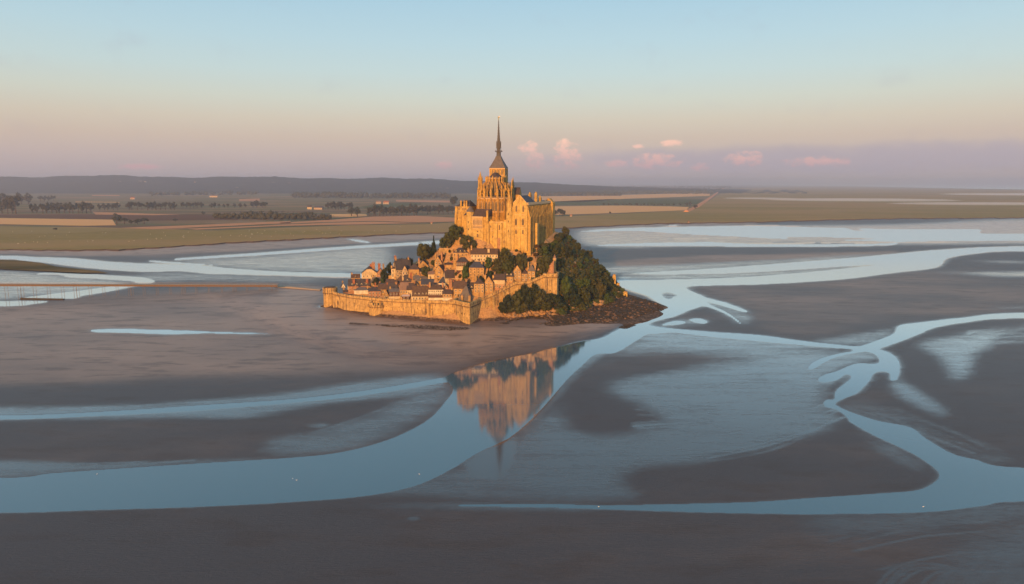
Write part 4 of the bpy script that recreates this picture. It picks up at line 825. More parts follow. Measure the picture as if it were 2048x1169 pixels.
def curtain(label, pts, tops, bots, par=2.1, corbels=True, pil=()):
    o = thing('town_wall', label, 'town wall', (pts[0].x, pts[0].y, 0)); P0 = [p - Vector((pts[0].x, pts[0].y, 0)) for p in pts]
    mb = MB(); strip(mb, P0, 0, 3, bots, [t - par for t in tops], .9); mb.obj('wall', ST, o)
    mb = MB(); strip(mb, P0, .45, 1.5, [t - par + .003 for t in tops], tops); mb.obj('parapet', ST, o)
    mb = MB(); strip(mb, P0, .25, .9, [t - par - .45 for t in tops], [t - par - .002 for t in tops]); mb.obj('string_course', 'shade_grime_stone', o)
    cb = MB()
    for i in range(len(P0) - 1):
        a, b = P0[i], P0[i + 1]; L = (b - a).length; n_ = max(1, int(L / 1.6)); d = (b - a).normalized(); nn = Vector((-d.y, d.x, 0))
        for k in range(n_):
            s_ = (k + .5) / n_; p = a + (b - a) * s_; zt = tops[i] + (tops[i + 1] - tops[i]) * s_ - par - .45
            q = p + nn * .3; r = p + nn * 1.1
            cb.hull([q + nn * .5 - d * .25 + Vector((0, 0, zt - 1.0)), q + nn * .5 + d * .25 + Vector((0, 0, zt - 1.0)), r + d * .25 + Vector((0, 0, zt - 1.0)), r - d * .25 + Vector((0, 0, zt - 1.0))],
                    [q - d * .25 + Vector((0, 0, zt)), q + d * .25 + Vector((0, 0, zt)), r + d * .25 + Vector((0, 0, zt)), r - d * .25 + Vector((0, 0, zt))])
            if k % 4 == 1:
                e = put('arrow_slit', SLIT, o, p + nn * .43 + Vector((0, 0, zt + 1.1)), (.4, 1, .9), math.atan2(d.y, d.x))
            if k % 7 == 3:
                e = put('gun_port', SLIT, o, p + nn * .55 + Vector((0, 0, max(bots[i], 0) + (zt - max(bots[i], 0)) * .55)), (.55, 1, .7), math.atan2(d.y, d.x))
    if corbels: tag(cb.obj('corbels', 'shade_grime_stone', o), kind='stuff')
    for i, s_, w_ in pil:
        a, b = P0[i], P0[i + 1]; d = (b - a).normalized(); nn = Vector((-d.y, d.x, 0)); p = a + (b - a) * s_; zt = tops[i] + (tops[i + 1] - tops[i]) * s_ - par - .5; m2 = MB()
        c = [p - d * w_ - nn * 1.3, p + d * w_ - nn * 1.3, p + d * w_ + nn * .6, p - d * w_ + nn * .6]
        m2.hull([q + Vector((0, 0, bots[i])) for q in c], [q + Vector((0, 0, zt - 1.2)) for q in c[:2]] + [q + Vector((0, 0, zt)) for q in c[2:]]); m2.obj('buttress', ST, o)
    return o
pix = [(666, 615, 584), (676, 616, 586.5), (700, 621, 591), (735, 627, 595), (760, 629, 597.5), (800, 631.5, 599.5), (850, 636.5, 601), (880, 638.5, 602), (908, 640, 603.5)]
pts, tops = [], []
for u, vb, vt in pix: q = G(u, vb, .7); pts.append(q); tops.append(P(u, vt, q.y).z)
curtain('long pale curtain wall along the sand below the front row of houses', pts, tops, [-1.5] * 9, pil=[(3, .35, .6), (6, .3, .7)])
pix = [(957, 490, 601), (963, 492, 597), (987, 497, 587), (1007, 500, 576.5), (1031, 504, 564.5), (1058, 507, 563), (1088, 508, 550)]
pts = []; tops = []
for u, Y, vt in pix: Y = rm(Y, u); z = P(u, vt, Y).z; pts.append(Vector((XU(u, Y, z), Y, .5))); tops.append(z)
curtain('wall climbing the rock behind the dark shrubs to the tall tower', pts, tops, [-1.5, -1.5, -1, 0, 1, 3, 4], par=2.0, pil=[(1, .95, .9), (2, .97, .7)])
def tower(name, label, loop, top, bot=-1.5, par=2.4, taper=.97, slits=10, merlon=True, ribs=True):
    c = sum((Vector((p[0], p[1], 0)) for p in loop), Vector()) / len(loop); o = thing(name, label, 'tower', c)
    L0 = [Vector((p[0], p[1], 0)) - c for p in loop]; up = lambda k, z: [Vector((q.x * k, q.y * k, z)) for q in L0]
    mb = MB(); mb.hull(up(1.0, bot), up(taper, top - par)); mb.obj('wall', ST, o)
    mb = MB(); mb.hull(up(1.03, top - par - .5), up(1.05, top - par)); mb.obj('string_course', 'shade_grime_stone', o)
    mb = MB(); n_ = len(L0)
    for i in range(n_):
        a, b = L0[i], L0[(i + 1) % n_]
        mb.hull([a * 1.04 + Vector((0, 0, top - par + .003)), b * 1.04 + Vector((0, 0, top - par + .003)), b * .86 + Vector((0, 0, top - par + .003)), a * .86 + Vector((0, 0, top - par + .003))], [a * 1.04 + Vector((0, 0, top)), b * 1.04 + Vector((0, 0, top)), b * .86 + Vector((0, 0, top)), a * .86 + Vector((0, 0, top))])
    mb.obj('parapet', ST, o)
    mb = MB()
    for i in range(n_):
        a, b = L0[i] * 1.0, L0[(i + 1) % n_] * 1.0; L = (b - a).length; k_ = max(1, int(L / 1.5)); d = (b - a).normalized()
        ang = math.atan2(d.y, d.x)
        for k in range(k_):
            p = a + (b - a) * ((k + .5) / k_); nn = Vector((d.y, -d.x, 0)); nn = nn if nn.dot(p) > 0 else -nn
            mb.hull([p * .96 + d * s2 * .22 + nn * t2 + Vector((0, 0, top - par - 1.5)) for s2, t2 in ((-1, 0), (1, 0), (1, .12), (-1, .12))], [p * .96 + d * s2 * .22 + nn * t2 + Vector((0, 0, top - par - .5)) for s2, t2 in ((-1, 0), (1, 0), (1, .75), (-1, .75))])
            if k % 3 == 1 and p.y < 1: put('arrow_slit', SLIT, o, p * 1.0 + nn * .12 + Vector((0, 0, (top - par) * .5)), (.5, 1, 1.1), ang)
            if k % 2 == 0 and p.y < 1: put('gun_port', SLIT, o, p * 1.04 + nn * .05 + Vector((0, 0, top - par * .65)), (.5, 1, .7), ang)
    tag(mb.obj('corbels', 'shade_grime_stone', o), kind='stuff')
    return o
def circ(c, r, n): return [(c.x + r * math.cos(2 * math.pi * k / n), c.y + r * math.sin(2 * math.pi * k / n)) for k in range(n)]
q = G(661, 613.5, .7); zt = P(661, 577, q.y).z; c = Vector((XU(661, q.y + 6.2, 7), q.y + 6.2, 0))
t_ = tower('corner_tower', 'broad round tower at the far left end of the walls', circ(c, 6.1, 20), zt, par=4.2, taper=.96)
mb = MB(); mb.tube(0, 0, 4.6, 4.4, zt - 3.5, zt + .55, 20); mb.obj('roof', 'brown_tile', t_)
q = G(756, 630.5, .7); zt = P(756, 607.5, q.y).z; c = Vector((XU(756, q.y + 7.4, 4), q.y + 7.4, 0))
t_ = tower('bastion', 'low round bastion bulging from the middle of the curtain wall', circ(c, 7.6, 20), zt - 1.6, par=1.2, taper=.95)
for k in range(5):
    a = R(205 + k * 32); mb = MB(); x, y = 7.1 * math.cos(a), 7.1 * math.sin(a); d = Vector((-math.sin(a), math.cos(a), 0)); n_ = Vector((math.cos(a), math.sin(a), 0)); p = Vector((x, y, 0))
    mb.hull([p + d * s1 * 1.35 + n_ * s2 * .4 + Vector((0, 0, zt - 1.597)) for s1, s2 in ((-1, -1), (1, -1), (1, 1), (-1, 1))], [p + d * s1 * 1.3 + n_ * s2 * .4 + Vector((0, 0, zt + .4)) for s1, s2 in ((-1, -1), (1, -1), (1, 1), (-1, 1))]); mb.obj('merlon', ST, t_)
mb = MB(); mb.box(-3, 3.4, 3.2, 5.2, zt - 1.5, zt + 1.9); mb.obj('guard_shelter', 'tan_tile', t_)
lp = [G(u, v_, .5) for u, v_ in [(907, 639.5), (925, 645), (940, 648), (960, 638.5)]]
zt = P(940, 606.5, lp[2].y).z
tower('polygonal_tower', 'many-sided stone tower jutting onto the sand at the bend of the walls', [(p.x, p.y) for p in lp] + [(lp[3].x - 1, lp[3].y + 14), (lp[0].x + 3, lp[0].y + 12)], zt, par=3.0)
zt = P(1100, 547.5, rm(506, 1100)).z
f_ = [(1086.5, 507.5), (1114, 503), (1117, 512), (1112, 530), (1090, 530)]
tower('tall_rampart_tower', 'tall flat-topped tower closing the upper right end of the walls', [(XU(u, rm(Y, u), zt - 10), rm(Y, u)) for u, Y in f_], zt, bot=3, par=2.6, taper=.985)
# slate pavilion over the polygonal tower
q = P(929, 607, rm(497)); t_ = thing('gatehouse', 'steep slate pavilion roof with two stone chimneys behind the polygonal tower', 'gatehouse', q, R(-10)); mb = MB(); mb.box(-5.2, 5.2, 0, 9, -6, 2.2); mb.obj('wall', VS, t_)
mb = MB(); mb.hull([(-5.7, -.4, 2.2), (5.7, -.4, 2.2), (5.7, 9.4, 2.2), (-5.7, 9.4, 2.2)], [(-.6, 4.2, 13), (1.2, 4.2, 13), (1.2, 4.8, 13), (-.6, 4.8, 13)]); mb.obj('roof', 'grey_slate', t_)
for x in (-1.6, 4.4): put('chimney', CHIM[VS], t_, (x, -.6, -1), (1.7, 1.3, 7.2))
for x in (1.0, 3.0): put('dormer', DORM[WH], t_, (x, 1.6, 5.4), (1.1, 1.3, 1.2))
# stair wall and watch turret above the tall tower
q = P(1109, 541, rm(527, 1109)); t_ = thing('watch_turret', 'slender turret with pointed stone cap in front of the dark wood', 'turret', q); mb = MB(); mb.tube(0, 0, 1.25, 1.2, -6, 9.2, 8); mb.obj('shaft', 'gable_stone', t_)
mb = MB(); mb.tube(0, 0, 1.55, 1.5, 9.2, 10, 8); mb.obj('collar', 'stone_frame', t_); mb = MB(); mb.tube(0, 0, 1.5, .05, 10, 13.6, 8); mb.obj('cap', 'tan_tile', t_)
q = P(1098.5, 548, rm(520, 1098)); t_ = thing('ruined_wall', 'ruined stair wall climbing beside the watch turret', 'wall', q, R(-30)); mb = MB()
for k in range(6): mb.box(-1.2 + k * .85, -1.2 + k * .85 + .848, 0, 1.6, -4, 5.5 + k * 1.0 + (k % 2) * .4)
mb.obj('wall', PB, t_)
# shore-side blocks at the right foot of the mount
for lab, u, v_, Y, w_, h_, d_, nm in [('block of ruined masonry at the right edge of the wood, upper one', 1228, 566, 603, 3.4, 7, 4, 'ruined_block'), ('smaller ruined masonry block below the upper one, right edge of the wood', 1236, 575, 600, 3.0, 3.6, 3, 'ruined_block'), ('squat square stone hut on the dark seaweed rocks', 1250, 595, 582, 4.6, 4.8, 4, 'stone_hut')]:
    q = P(u, v_, rm(Y, u)); t_ = thing(nm, lab, 'ruin' if 'ruin' in nm else 'hut', q, R(-12)); mb = MB(); mb.hull([(-w_ / 2, 0, -3), (w_ / 2, 0, -3), (w_ / 2, d_, -3), (-w_ / 2, d_, -3)], [(-w_ / 2 + .2, .2, h_), (w_ / 2 - .3, .1, h_ - .3), (w_ / 2 - .3, d_, h_ + .3), (-w_ / 2 + .2, d_, h_ - .2)]); mb.obj('wall', 'gable_stone', t_)
    mb = MB(); mb.box(-w_ * .28, w_ * .3, .6, d_ * .8, h_ * .9, h_ * 1.16); mb.obj('cap_stones', VS, t_); put('opening', SLIT, t_, (.2, .05, h_ * .3), (.8, 1, 1.3))
# ================================================================== abbey (local frame: x = towards the right-hand side, y = away along the church axis)
TH = R(11); TC = P(997.5, 337, 612); AX = Vector((math.cos(TH), -math.sin(TH), 0)); AY = Vector((math.sin(TH), math.cos(TH), 0))
def AB(u, v_, yl):                                    # local x and height z of a point seen at (u,v) lying in the plane y = yl
    d = Vector(ray(u, v_)); o = Vector((0, 0, CAMH)) - Vector((TC.x, TC.y, 0)); t = (yl - o.dot(AY)) / d.dot(AY); p = o + d * t; return p.dot(AX), p.z
def ABx(u, v_, xl):                                   # same for a point lying in the plane x = xl
    d = Vector(ray(u, v_)); o = Vector((0, 0, CAMH)) - Vector((TC.x, TC.y, 0)); t = (xl - o.dot(AX)) / d.dot(AX); p = o + d * t; return p.dot(AY), p.z
BASE = (TC.x, TC.y, 0); RZ = -TH
CS, GS, AS = 'choir_stone', 'gable_stone', 'abbey_stone'
def zat(v_, yl, u=990): return AB(u, v_, yl)[1]
church = thing('abbey_church', 'abbey church with spired tower and buttressed choir crowning the mount', 'church', BASE, RZ)
# tower
zE = zat(337, 0); zB = zE - 26; hw = 6.4
mb = MB(); mb.box(-hw, hw, -hw, hw, zB, zE - .8)
for sx in (-1, 1):
    for k in (-1, 1): mb.box(sx * hw - .5, sx * hw + .5, k * hw - .5, k * hw + .5, zB, zE - .82)
mb.obj('crossing_tower', AS, church); mb = MB(); mb.box(-hw - .5, hw + .5, -hw - .5, hw + .5, zE - .8, zE); mb.box(-hw - .25, hw + .25, -hw - .25, hw + .25, zE - 6.6, zE - 6.2); mb.obj('cornice', 'stone_frame', church)
for i in range(4): put('belfry_window', LANCET, church, (-4.2 + 2.8 * i, -hw, zE - 5.8), (1.6, 1, 4.6))
for i in range(4): put('belfry_window', LANCET, church, (hw, -4.2 + 2.8 * i, zE - 5.8), (1.6, 1, 4.6), R(90))
for i in range(4): put('belfry_window', LANCET, church, (-hw, -4.2 + 2.8 * i, zE - 5.8), (1.6, 1, 4.6), R(-90))
zP = zat(313, 0); zG = zat(303.5, 0); zS = zat(290, 0); zT = zat(240, 0); zTop = zat(233.5, 0)
mb = MB(); H_ = zP - zE; prof = [(7.3, 0), (5.6, .28), (4.1, .56), (2.9, .8), (2.1, 1.0)]
for (r0, t0), (r1, t1) in zip(prof, prof[1:]): mb.hull(mb.ngon(0, 0, r0 * 1.414, 4, zE + t0 * H_, R(45)), mb.ngon(0, 0, r1 * 1.414, 4, zE + t1 * H_, R(45)))
mb.obj('tower_roof', 'grey_slate', church)
mb = MB(); mb.lathe(0, 0, [(2.1, zP), (1.9, zG - .5), (3.3, zG - .4), (3.3, zG + .1), (1.75, zG + .12), (1.6, zG + 2.6), (2.5, zG + 2.7), (2.5, zG + 3.1), (1.45, zG + 3.12), (1.6, zS)], 8); 
for k in range(8):
    a = k * math.pi / 4; x, y = math.cos(a), math.sin(a); mb.bar((x * 2.6, y * 2.6, zG), (x * 2.6, y * 2.6, zG + 1.5), .22); mb.bar((x * 2.0, y * 2.0, zG + 2.8), (x * 2.0, y * 2.0, zS + 1.5), .3); mb.tube(x * 2.0, y * 2.0, .24, .02, zS + 1.5, zS + 3.4, 4); mb.bar((x * 2.6, y * 2.6, zG + .3), (x * 3.2, y * 3.2, zG + .5), .3)
lan = mb.obj('lantern', 'lead', church)
mb = MB(); n_ = 7
mb.lathe(0, 0, [(1.6, zS - .2), (1.1, zS + (zT - zS) * .3), (.62, zS + (zT - zS) * .62), (.22, zT)], 8)
for k in range(8):
    a = k * math.pi / 4
    for j in range(9):
        f2 = j / 9; r_ = np.interp(f2, [0, .3, .62, 1], [1.6, 1.1, .62, .22]) + .08; z = zS + (zT - zS) * f2; mb.bar((r_ * math.cos(a), r_ * math.sin(a), z), ((r_ + .28) * math.cos(a), (r_ + .28) * math.sin(a), z + .45), .16)
sp2 = mb.obj('spire', 'lead', church)
mb = MB(); mb.tube(0, 0, .55, .5, zT, zT + .5, 8); mb.lathe(0, 0, [(.38, zT + .5), (.30, zT + 1.3), (.36, zT + 1.9), (.22, zT + 2.3), (.2, zT + 2.7), (.05, zT + 2.85)], 8); mb.bar((.2, 0, zT + 1.9), (.85, 0, zTop), .14)
mb.hull([(-.1, .1, zT + 1.5), (-.9, .5, zT + 1.6), (-.8, .5, zT + 2.8), (-.15, .15, zT + 2.2)], [(-.1, .2, zT + 1.5), (-.9, .6, zT + 1.6), (-.8, .6, zT + 2.8), (-.15, .25, zT + 2.2)]); mb.hull([(.1, .1, zT + 1.5), (.7, .6, zT + 1.5), (.7, .6, zT + 2.6), (.15, .15, zT + 2.2)], [(.1, .2, zT + 1.5), (.7, .7, zT + 1.5), (.7, .7, zT + 2.6), (.15, .25, zT + 2.2)])
mb.obj('statue', 'gilt', church)
# choir
yA = -17.0; zAmb = zat(398, -31); zBase = zat(440, -32) - 4; zCl = zat(358, -23); zRoof = zat(345.5, -15)
def apse(r, n=9):                                     # half ring facing the viewer, from the left straight wall to the right one
    return [(r * math.cos(math.pi + math.pi * k / (n - 1)), yA + r * math.sin(math.pi + math.pi * k / (n - 1))) for k in range(n)]
def plan(r, n=9): return [(-r, -5.0)] + apse(r, n) + [(r, -5.0)]
def solid(name, r, z0, z1, mat, n=9, r1=None): mb = MB(); mb.hull([(x, y, z0) for x, y in plan(r, n)], [(x, y, z1) for x, y in plan(r1 or r, n)]); return mb.obj(name, mat, church)
solid('chapel_wall', 14.6, zBase, zAmb, CS); solid('clerestory_wall', 6.5, zAmb - 1, zCl, CS)
solid('ambulatory_roof', 14.2, zAmb + .004, zAmb + 2.6, 'slate', r1=8)
mb = MB(); A0 = plan(6.7); lo = [(x, y, zCl) for x, y in A0]; hi = [(x * .04, max(y, yA - .3 if True else y) if abs(x) > 1e9 else (y if y > yA else yA + (y - yA) * .05), zRoof) for x, y in A0]; mb.hull(lo, hi); mb.obj('choir_roof', 'dark_tile', church)
mb = MB(); C0 = plan(6.85); 
for (x0, y0), (x1, y1) in zip(C0, C0[1:]): mb.bar((x0, y0, zCl + .1), (x1, y1, zCl + .1), .35, .5); mb.bar((x0, y0, zCl + 1.1), (x1, y1, zCl + 1.1), .3, .25)
C1 = plan(14.75)
for (x0, y0), (x1, y1) in zip(C1, C1[1:]):
    mb.bar((x0, y0, zAmb + .1), (x1, y1, zAmb + .1), .4, .6); mb.bar((x0, y0, zAmb + 1.4), (x1, y1, zAmb + 1.4), .3, .25); mb.bar((x0, y0, zAmb - 5.2 - 6), (x1, y1, zAmb - 5.2 - 6), .35, .35)
    L = math.hypot(x1 - x0, y1 - y0); n_ = max(2, int(L / .9))
    for k in range(n_): s_ = k / n_; x, y = x0 + (x1 - x0) * s_, y0 + (y1 - y0) * s_; mb.box(x - .1, x + .1, y - .1, y + .1, zAmb + .35, zAmb + 1.35)
tag(mb.obj('balustrade', 'stone_frame', church), kind='stuff')
def pinnacle(mb, x, y, z0, z1, w=.75):
    zc = z0 + (z1 - z0) * .62; mb.box(x - w / 2, x + w / 2, y - w / 2, y + w / 2, z0, zc); mb.box(x - w * .66, x + w * .66, y - w * .66, y + w * .66, zc, zc + .3); mb.tube(x, y, w * .62, .04, zc + .3, z1, 4, R(45))
    for s_ in (.35, .6): 
        zz2 = zc + (z1 - zc) * s_; mb.box(x - w * .42, x + w * .42, y - .09, y + .09, zz2, zz2 + .22); mb.box(x - .09, x + .09, y - w * .42, y + w * .42, zz2, zz2 + .22)
    for sx in (-1, 1):
        for sy in (-1, 1): mb.tube(x + sx * w * .5, y + sy * w * .5, .16, .02, zc - .4, zc + 1.0, 4)
piers = []
for k in range(9):
    a = math.pi + math.pi * k / 8; piers.append((math.cos(a), math.sin(a), 0))
for sx in (-1, 1):
    for yy in (-13.5, -9.7, -6): piers.append((sx, 0, yy))
rpt = random.Random(3)
for (cx_, sy_, yy) in piers:
    def at(r): return (cx_ * r, (yA + sy_ * r) if yy == 0 else yy)
    top = rpt.uniform(-.6, .8)
    # lower buttress of the chapels
    mb = MB(); d = Vector((cx_, sy_, 0)).normalized(); s_ = Vector((-d.y, d.x, 0)); x, y = at(14.5); p = Vector((x, y, 0))
    mb.hull([p + s_ * a * .65 + d * b * 1.0 + Vector((0, 0, zBase)) for a, b in ((-1, -1), (1, -1), (1, 1.7), (-1, 1.7))], [p + s_ * a * .6 + d * b * 1.0 + Vector((0, 0, zAmb + 1)) for a, b in ((-1, -1), (1, -1), (1, 1), (-1, 1))]); mb.obj('chapel_buttress', CS, church)
    mb = MB(); x, y = at(14.6); pinnacle(mb, x, y, zAmb + .5, zAmb + 9.6 + top, 1.0); mb.obj('pinnacle', AS, church)
    mb = MB(); x, y = at(11.2); pinnacle(mb, x, y, zAmb - .5, zCl - 3.4 + top, 1.15); mb.obj('pinnacle', AS, church)
    mb = MB(); x, y = at(7.6); pinnacle(mb, x, y, zCl - 3, zCl + 2.6 + top, .8); mb.obj('pinnacle', AS, church)
    fb = MB()                                          # two tiers of flying arches
    for (ra, za, rb, zb) in ((14.4, zAmb + 4.6, 10.9, zAmb + 9.0), (11.2, zAmb + 8.5, 7.0, zCl - 2.0), (11.2, zAmb + 4.0, 7.0, zAmb + 9.0), (14.4, zAmb + 1.6, 11, zAmb + 5)):
        n_ = 4
        for k in range(n_):
            t0, t1 = k / n_, (k + 1) / n_; bow = lambda t: .8 * math.sin(math.pi * t)
            (xa, ya), (xb, yb) = at(ra + (rb - ra) * t0), at(ra + (rb - ra) * t1); fb.bar((xa, ya, za + (zb - za) * t0 + bow(t0)), (xb, yb, za + (zb - za) * t1 + bow(t1)), .45, .7)
    fb.obj('flying_buttress', CS, church)
def wins_on(ptsl, z, wd, ht, per, nm, off=.02):
    for (x0, y0), (x1, y1) in zip(ptsl, ptsl[1:]):
        d = Vector((x1 - x0, y1 - y0, 0)); L = d.length; d.normalize(); n_ = per if L < 8 else per * 2
        for k in range(n_):
            s_ = (k + .5) / n_; put(nm, LANCET, church, (x0 + (x1 - x0) * s_ + d.y * off, y0 + (y1 - y0) * s_ - d.x * off, z), (wd, 1, ht), math.atan2(d.y, d.x))
wins_on(plan(14.6), zAmb - 10.5, 1.9, 8.6, 2, 'chapel_window'); wins_on(plan(6.5), zAmb + 4.6, 2.1, zCl - zAmb - 6.2, 1, 'clerestory_window')
# stair turret with stone spirelet on the left of the choir, transepts and nave
xl, _ = AB(960.5, 352, -8); mb = MB(); zt0 = zat(352, -8); ztip = zat(344, -8)
mb.tube(xl, -8, 2.3, 2.0, zAmb - 14, zt0 - 3, 8); mb.tube(xl, -8, 2.3, 2.3, zt0 - 3, zt0 - 2.4, 8); mb.tube(xl, -8, 1.7, .05, zt0 - 2.4, ztip + .6, 8)
for k in range(8): a = k * math.pi / 4; mb.tube(xl + 2 * math.cos(a), -8 + 2 * math.sin(a), .3, .03, zt0 - 4, zt0 + .2, 4)
mb.obj('stair_turret', AS, church)
mb = MB()
for yy, v_ in ((-7, 355), (-10.5, 357.5), (-14, 359)): pinnacle(mb, 14.4, yy, zAmb - 3, zat(v_ - 2, yy), 1.5)
for yy in (-7, -11): pinnacle(mb, -15.2, yy, zAmb - 3, zat(366, yy), 1.3)
mb.obj('pinnacle_cluster', AS, church)
def gabled(name, x0, x1, y0, y1, z0, ze, zr, along, wall, rm):
    mb = MB()
    if along == 'x': pr = [(y0, z0), (y1, z0), (y1, ze), ((y0 + y1) / 2, zr), (y0, ze)]; mb.hull([(x0, y, z) for y, z in pr], [(x1, y, z) for y, z in pr])
    else: pr = [(x0, z0), (x1, z0), (x1, ze), ((x0 + x1) / 2, zr), (x0, ze)]; mb.hull([(x, y0, z) for x, z in pr], [(x, y1, z) for x, z in pr])
    w_ = mb.obj(name + '_wall', wall, church); mb = MB(); e = .4
    if along == 'x':
        for sg, ya, yb in ((0, y0 - e, (y0 + y1) / 2), (1, y1 + e, (y0 + y1) / 2)): mb.hull([(x0, ya, ze - .3), (x1, ya, ze - .3), (x1, yb, zr + .03), (x0, yb, zr + .03)], [(x0, ya, ze), (x1, ya, ze), (x1, yb, zr + .33), (x0, yb, zr + .33)])
    else:
        for xa in (x0 - e, x1 + e): xb = (x0 + x1) / 2; mb.hull([(xa, y0, ze - .3), (xa, y1, ze - .3), (xb, y1, zr + .03), (xb, y0, zr + .03)], [(xa, y0, ze), (xa, y1, ze), (xb, y1, zr + .33), (xb, y0, zr + .33)])
    mb.obj(name + '_roof', rm, church)
zN = zat(384, 6, 1035)
gabled('transept', -17, -6.5, -5, 5, 60, zat(386, -2), zat(375, 0), 'x', AS, 'slate'); gabled('transept', 6.5, 19.5, -5, 5, 60, zat(389, 0, 1035), zat(376, 0, 1035), 'x', AS, 'dark_tile')
gabled('nave', -7, 7, 6.5, 48, 60, zat(388, 10), zat(376, 10), 'y', AS, 'slate')
# ---- the great hall block with gable on the right (the hall range is turned a little from the church axis)
TH = R(19); AX = Vector((math.cos(TH), -math.sin(TH), 0)); AY = Vector((math.sin(TH), math.cos(TH), 0)); RZ = -TH
hall = thing('great_hall', 'tall gabled hall block with a row of deep side buttresses, right of the church', 'abbey building', BASE, RZ)
yG = -36.0; xL, _ = AB(1026, 450, yG); xR, _ = AB(1053.5, 450, yG); zEv = AB(1054, 407, yG)[1]; zAp = AB(1039, 391, yG)[1]; zGb = AB(1040, 492, yG)[1] - 4; xM = (xL + xR) / 2
y1h = -14.0; y2h = 34.0
pr = [(xL, zGb), (xR, zGb), (xR, zEv), (xM, zAp), (xL, zEv)]; mb = MB(); mb.hull([(x, yG, z) for x, z in pr], [(x, yG + 1.5, z) for x, z in pr]); mb.obj('gable_wall', GS, hall)
mb = MB(); mb.box(xL, xR, yG + 1.5, y2h, zGb - 2, zEv - .01); mb.obj('side_wall', AS, hall)
mb = MB(); zR_ = zAp - .3
mb.hull([(xL - .1, yG + 1.5, zEv), (xR + .1, yG + 1.5, zEv), (xR + .1, y1h + 3, zEv), (xL - .1, y1h + 3, zEv)], [(xM - .1, yG + 1.5, zR_), (xM + .1, yG + 1.5, zR_), (xM + .1, y1h - 1, zR_), (xM - .1, y1h - 1, zR_)]); mb.obj('roof', 'blue_slate', hall)
mb = MB(); mb.hull([(xL, y1h + 3.2, zEv), (xR, y1h + 3.2, zEv), (xR, y2h, zEv), (xL, y2h, zEv)], [(xM - .2, y1h + 4, zEv + 1.0), (xM + .2, y1h + 4, zEv + 1.0), (xM + .2, y2h - 2, zEv + 1.0), (xM - .2, y2h - 2, zEv + 1.0)]); mb.obj('cloister_roof', 'lead', hall)
mb = MB(); mb.box(xR - .3, xR + .7, yG + 1.6, y2h, zEv - .9, zEv + .5); mb.box(xR, xR + .9, yG + 1.6, y2h, zEv - 1.6, zEv - .9); mb.obj('parapet', 'stone_frame', hall)
n_ = 17
for k in range(n_):
    y = yG + 1.2 + (y2h - yG - 2) * k / (n_ - 1); mb = MB(); w_ = .62; zt2 = zEv - 2.0; zm = zEv - 11.5
    zl = zGb - 4
    mb.hull([(xR - .2, y - w_, zl), (xR - .2, y + w_, zl), (xR + 3.3, y + w_, zl), (xR + 3.3, y - w_, zl)], [(xR - .2, y - w_, zm), (xR - .2, y + w_, zm), (xR + 3.1, y + w_, zm), (xR + 3.1, y - w_, zm)])
    mb.hull([(xR - .2, y - w_ * .9, zm), (xR - .2, y + w_ * .9, zm), (xR + 3.0, y + w_ * .9, zm + .01), (xR + 3.0, y - w_ * .9, zm + .01)], [(xR - .2, y - w_ * .9, zt2), (xR - .2, y + w_ * .9, zt2), (xR + .6, y + w_ * .9, zt2 - .4), (xR + .6, y - w_ * .9, zt2 - .4)])
    mb.obj('buttress', AS, hall)
    if k < n_ - 1:
        for z_ in (zEv - 9, zEv - 20): put('side_window', LANCET, hall, (xR, y + (y2h - yG - 2) / (n_ - 1) / 2, z_), (1.0, 1, 4.6), R(90))
for x in (xL + 3.0, xR - 3.0):
    put('gable_window', LANCET, hall, (x, yG, zEv - 7.2), (1.5, 1, 5.6)); put('gable_window', LANCET, hall, (x - .3, yG, zEv - 18.2), (1.9, 1, 5.8)); put('gable_window', LANCET, hall, (x - .3, yG, zEv - 25.6), (1.3, 1, 4.2))
mb = MB()
for x in (xL + .3, xR - .2): mb.hull([(x - .9, yG - 1.6, zGb), (x + .9, yG - 1.6, zGb), (x + .9, yG + .5, zGb), (x - .9, yG + .5, zGb)], [(x - .7, yG - .5, zEv - 4), (x + .7, yG - .5, zEv - 4), (x + .7, yG + .5, zEv - 2.5), (x - .7, yG + .5, zEv - 2.5)])
mb.hull([(xM - .5, yG - .9, zGb), (xM + .5, yG - .9, zGb), (xM + .5, yG, zGb), (xM - .5, yG, zGb)], [(xM - .4, yG - .35, zEv - 12), (xM + .4, yG - .35, zEv - 12), (xM + .4, yG, zEv - 11), (xM - .4, yG, zEv - 11)])
mb.obj('gable_buttress', GS, hall)
mb = MB()
for z in (zEv - 9.5, zEv - 20): mb.box(xL, xR, yG - .22, yG, z, z + .3)
for sg in (-1, 1): mb.bar((xM + sg * (xR - xL) / 2, yG - .05, zEv), (xM, yG - .05, zAp), .5, .35)
mb.obj('string_course', 'stone_frame', hall)
for u, v0_, v1_, xx in ((1060, 384.5, 392, xM), (1072, 384, 405, xR - 1.5), (1080, 391.5, 412, xR - .6), (1090.5, 401, 415, xR - .6), (1100, 402, 416, xR - .6)):
    yl, z1_ = ABx(u, v0_, xx); z0_ = ABx(u, v1_, xx)[1]; mb = MB(); w_ = 1.5
    mb.box(xx - w_ * .7, xx + w_ * .7, yl - w_, yl + w_, z0_ - 2, z1_ - 2.6); mb.hull([(xx - w_ * .8, yl - w_ * 1.1, z1_ - 2.6), (xx + w_ * .8, yl - w_ * 1.1, z1_ - 2.6), (xx + w_ * .8, yl + w_ * 1.1, z1_ - 2.6), (xx - w_ * .8, yl + w_ * 1.1, z1_ - 2.6)], [(xx - .35, yl - .4, z1_), (xx + .35, yl - .4, z1_), (xx + .35, yl + .4, z1_), (xx - .35, yl + .4, z1_)]); mb.obj('chimney', AS, hall)
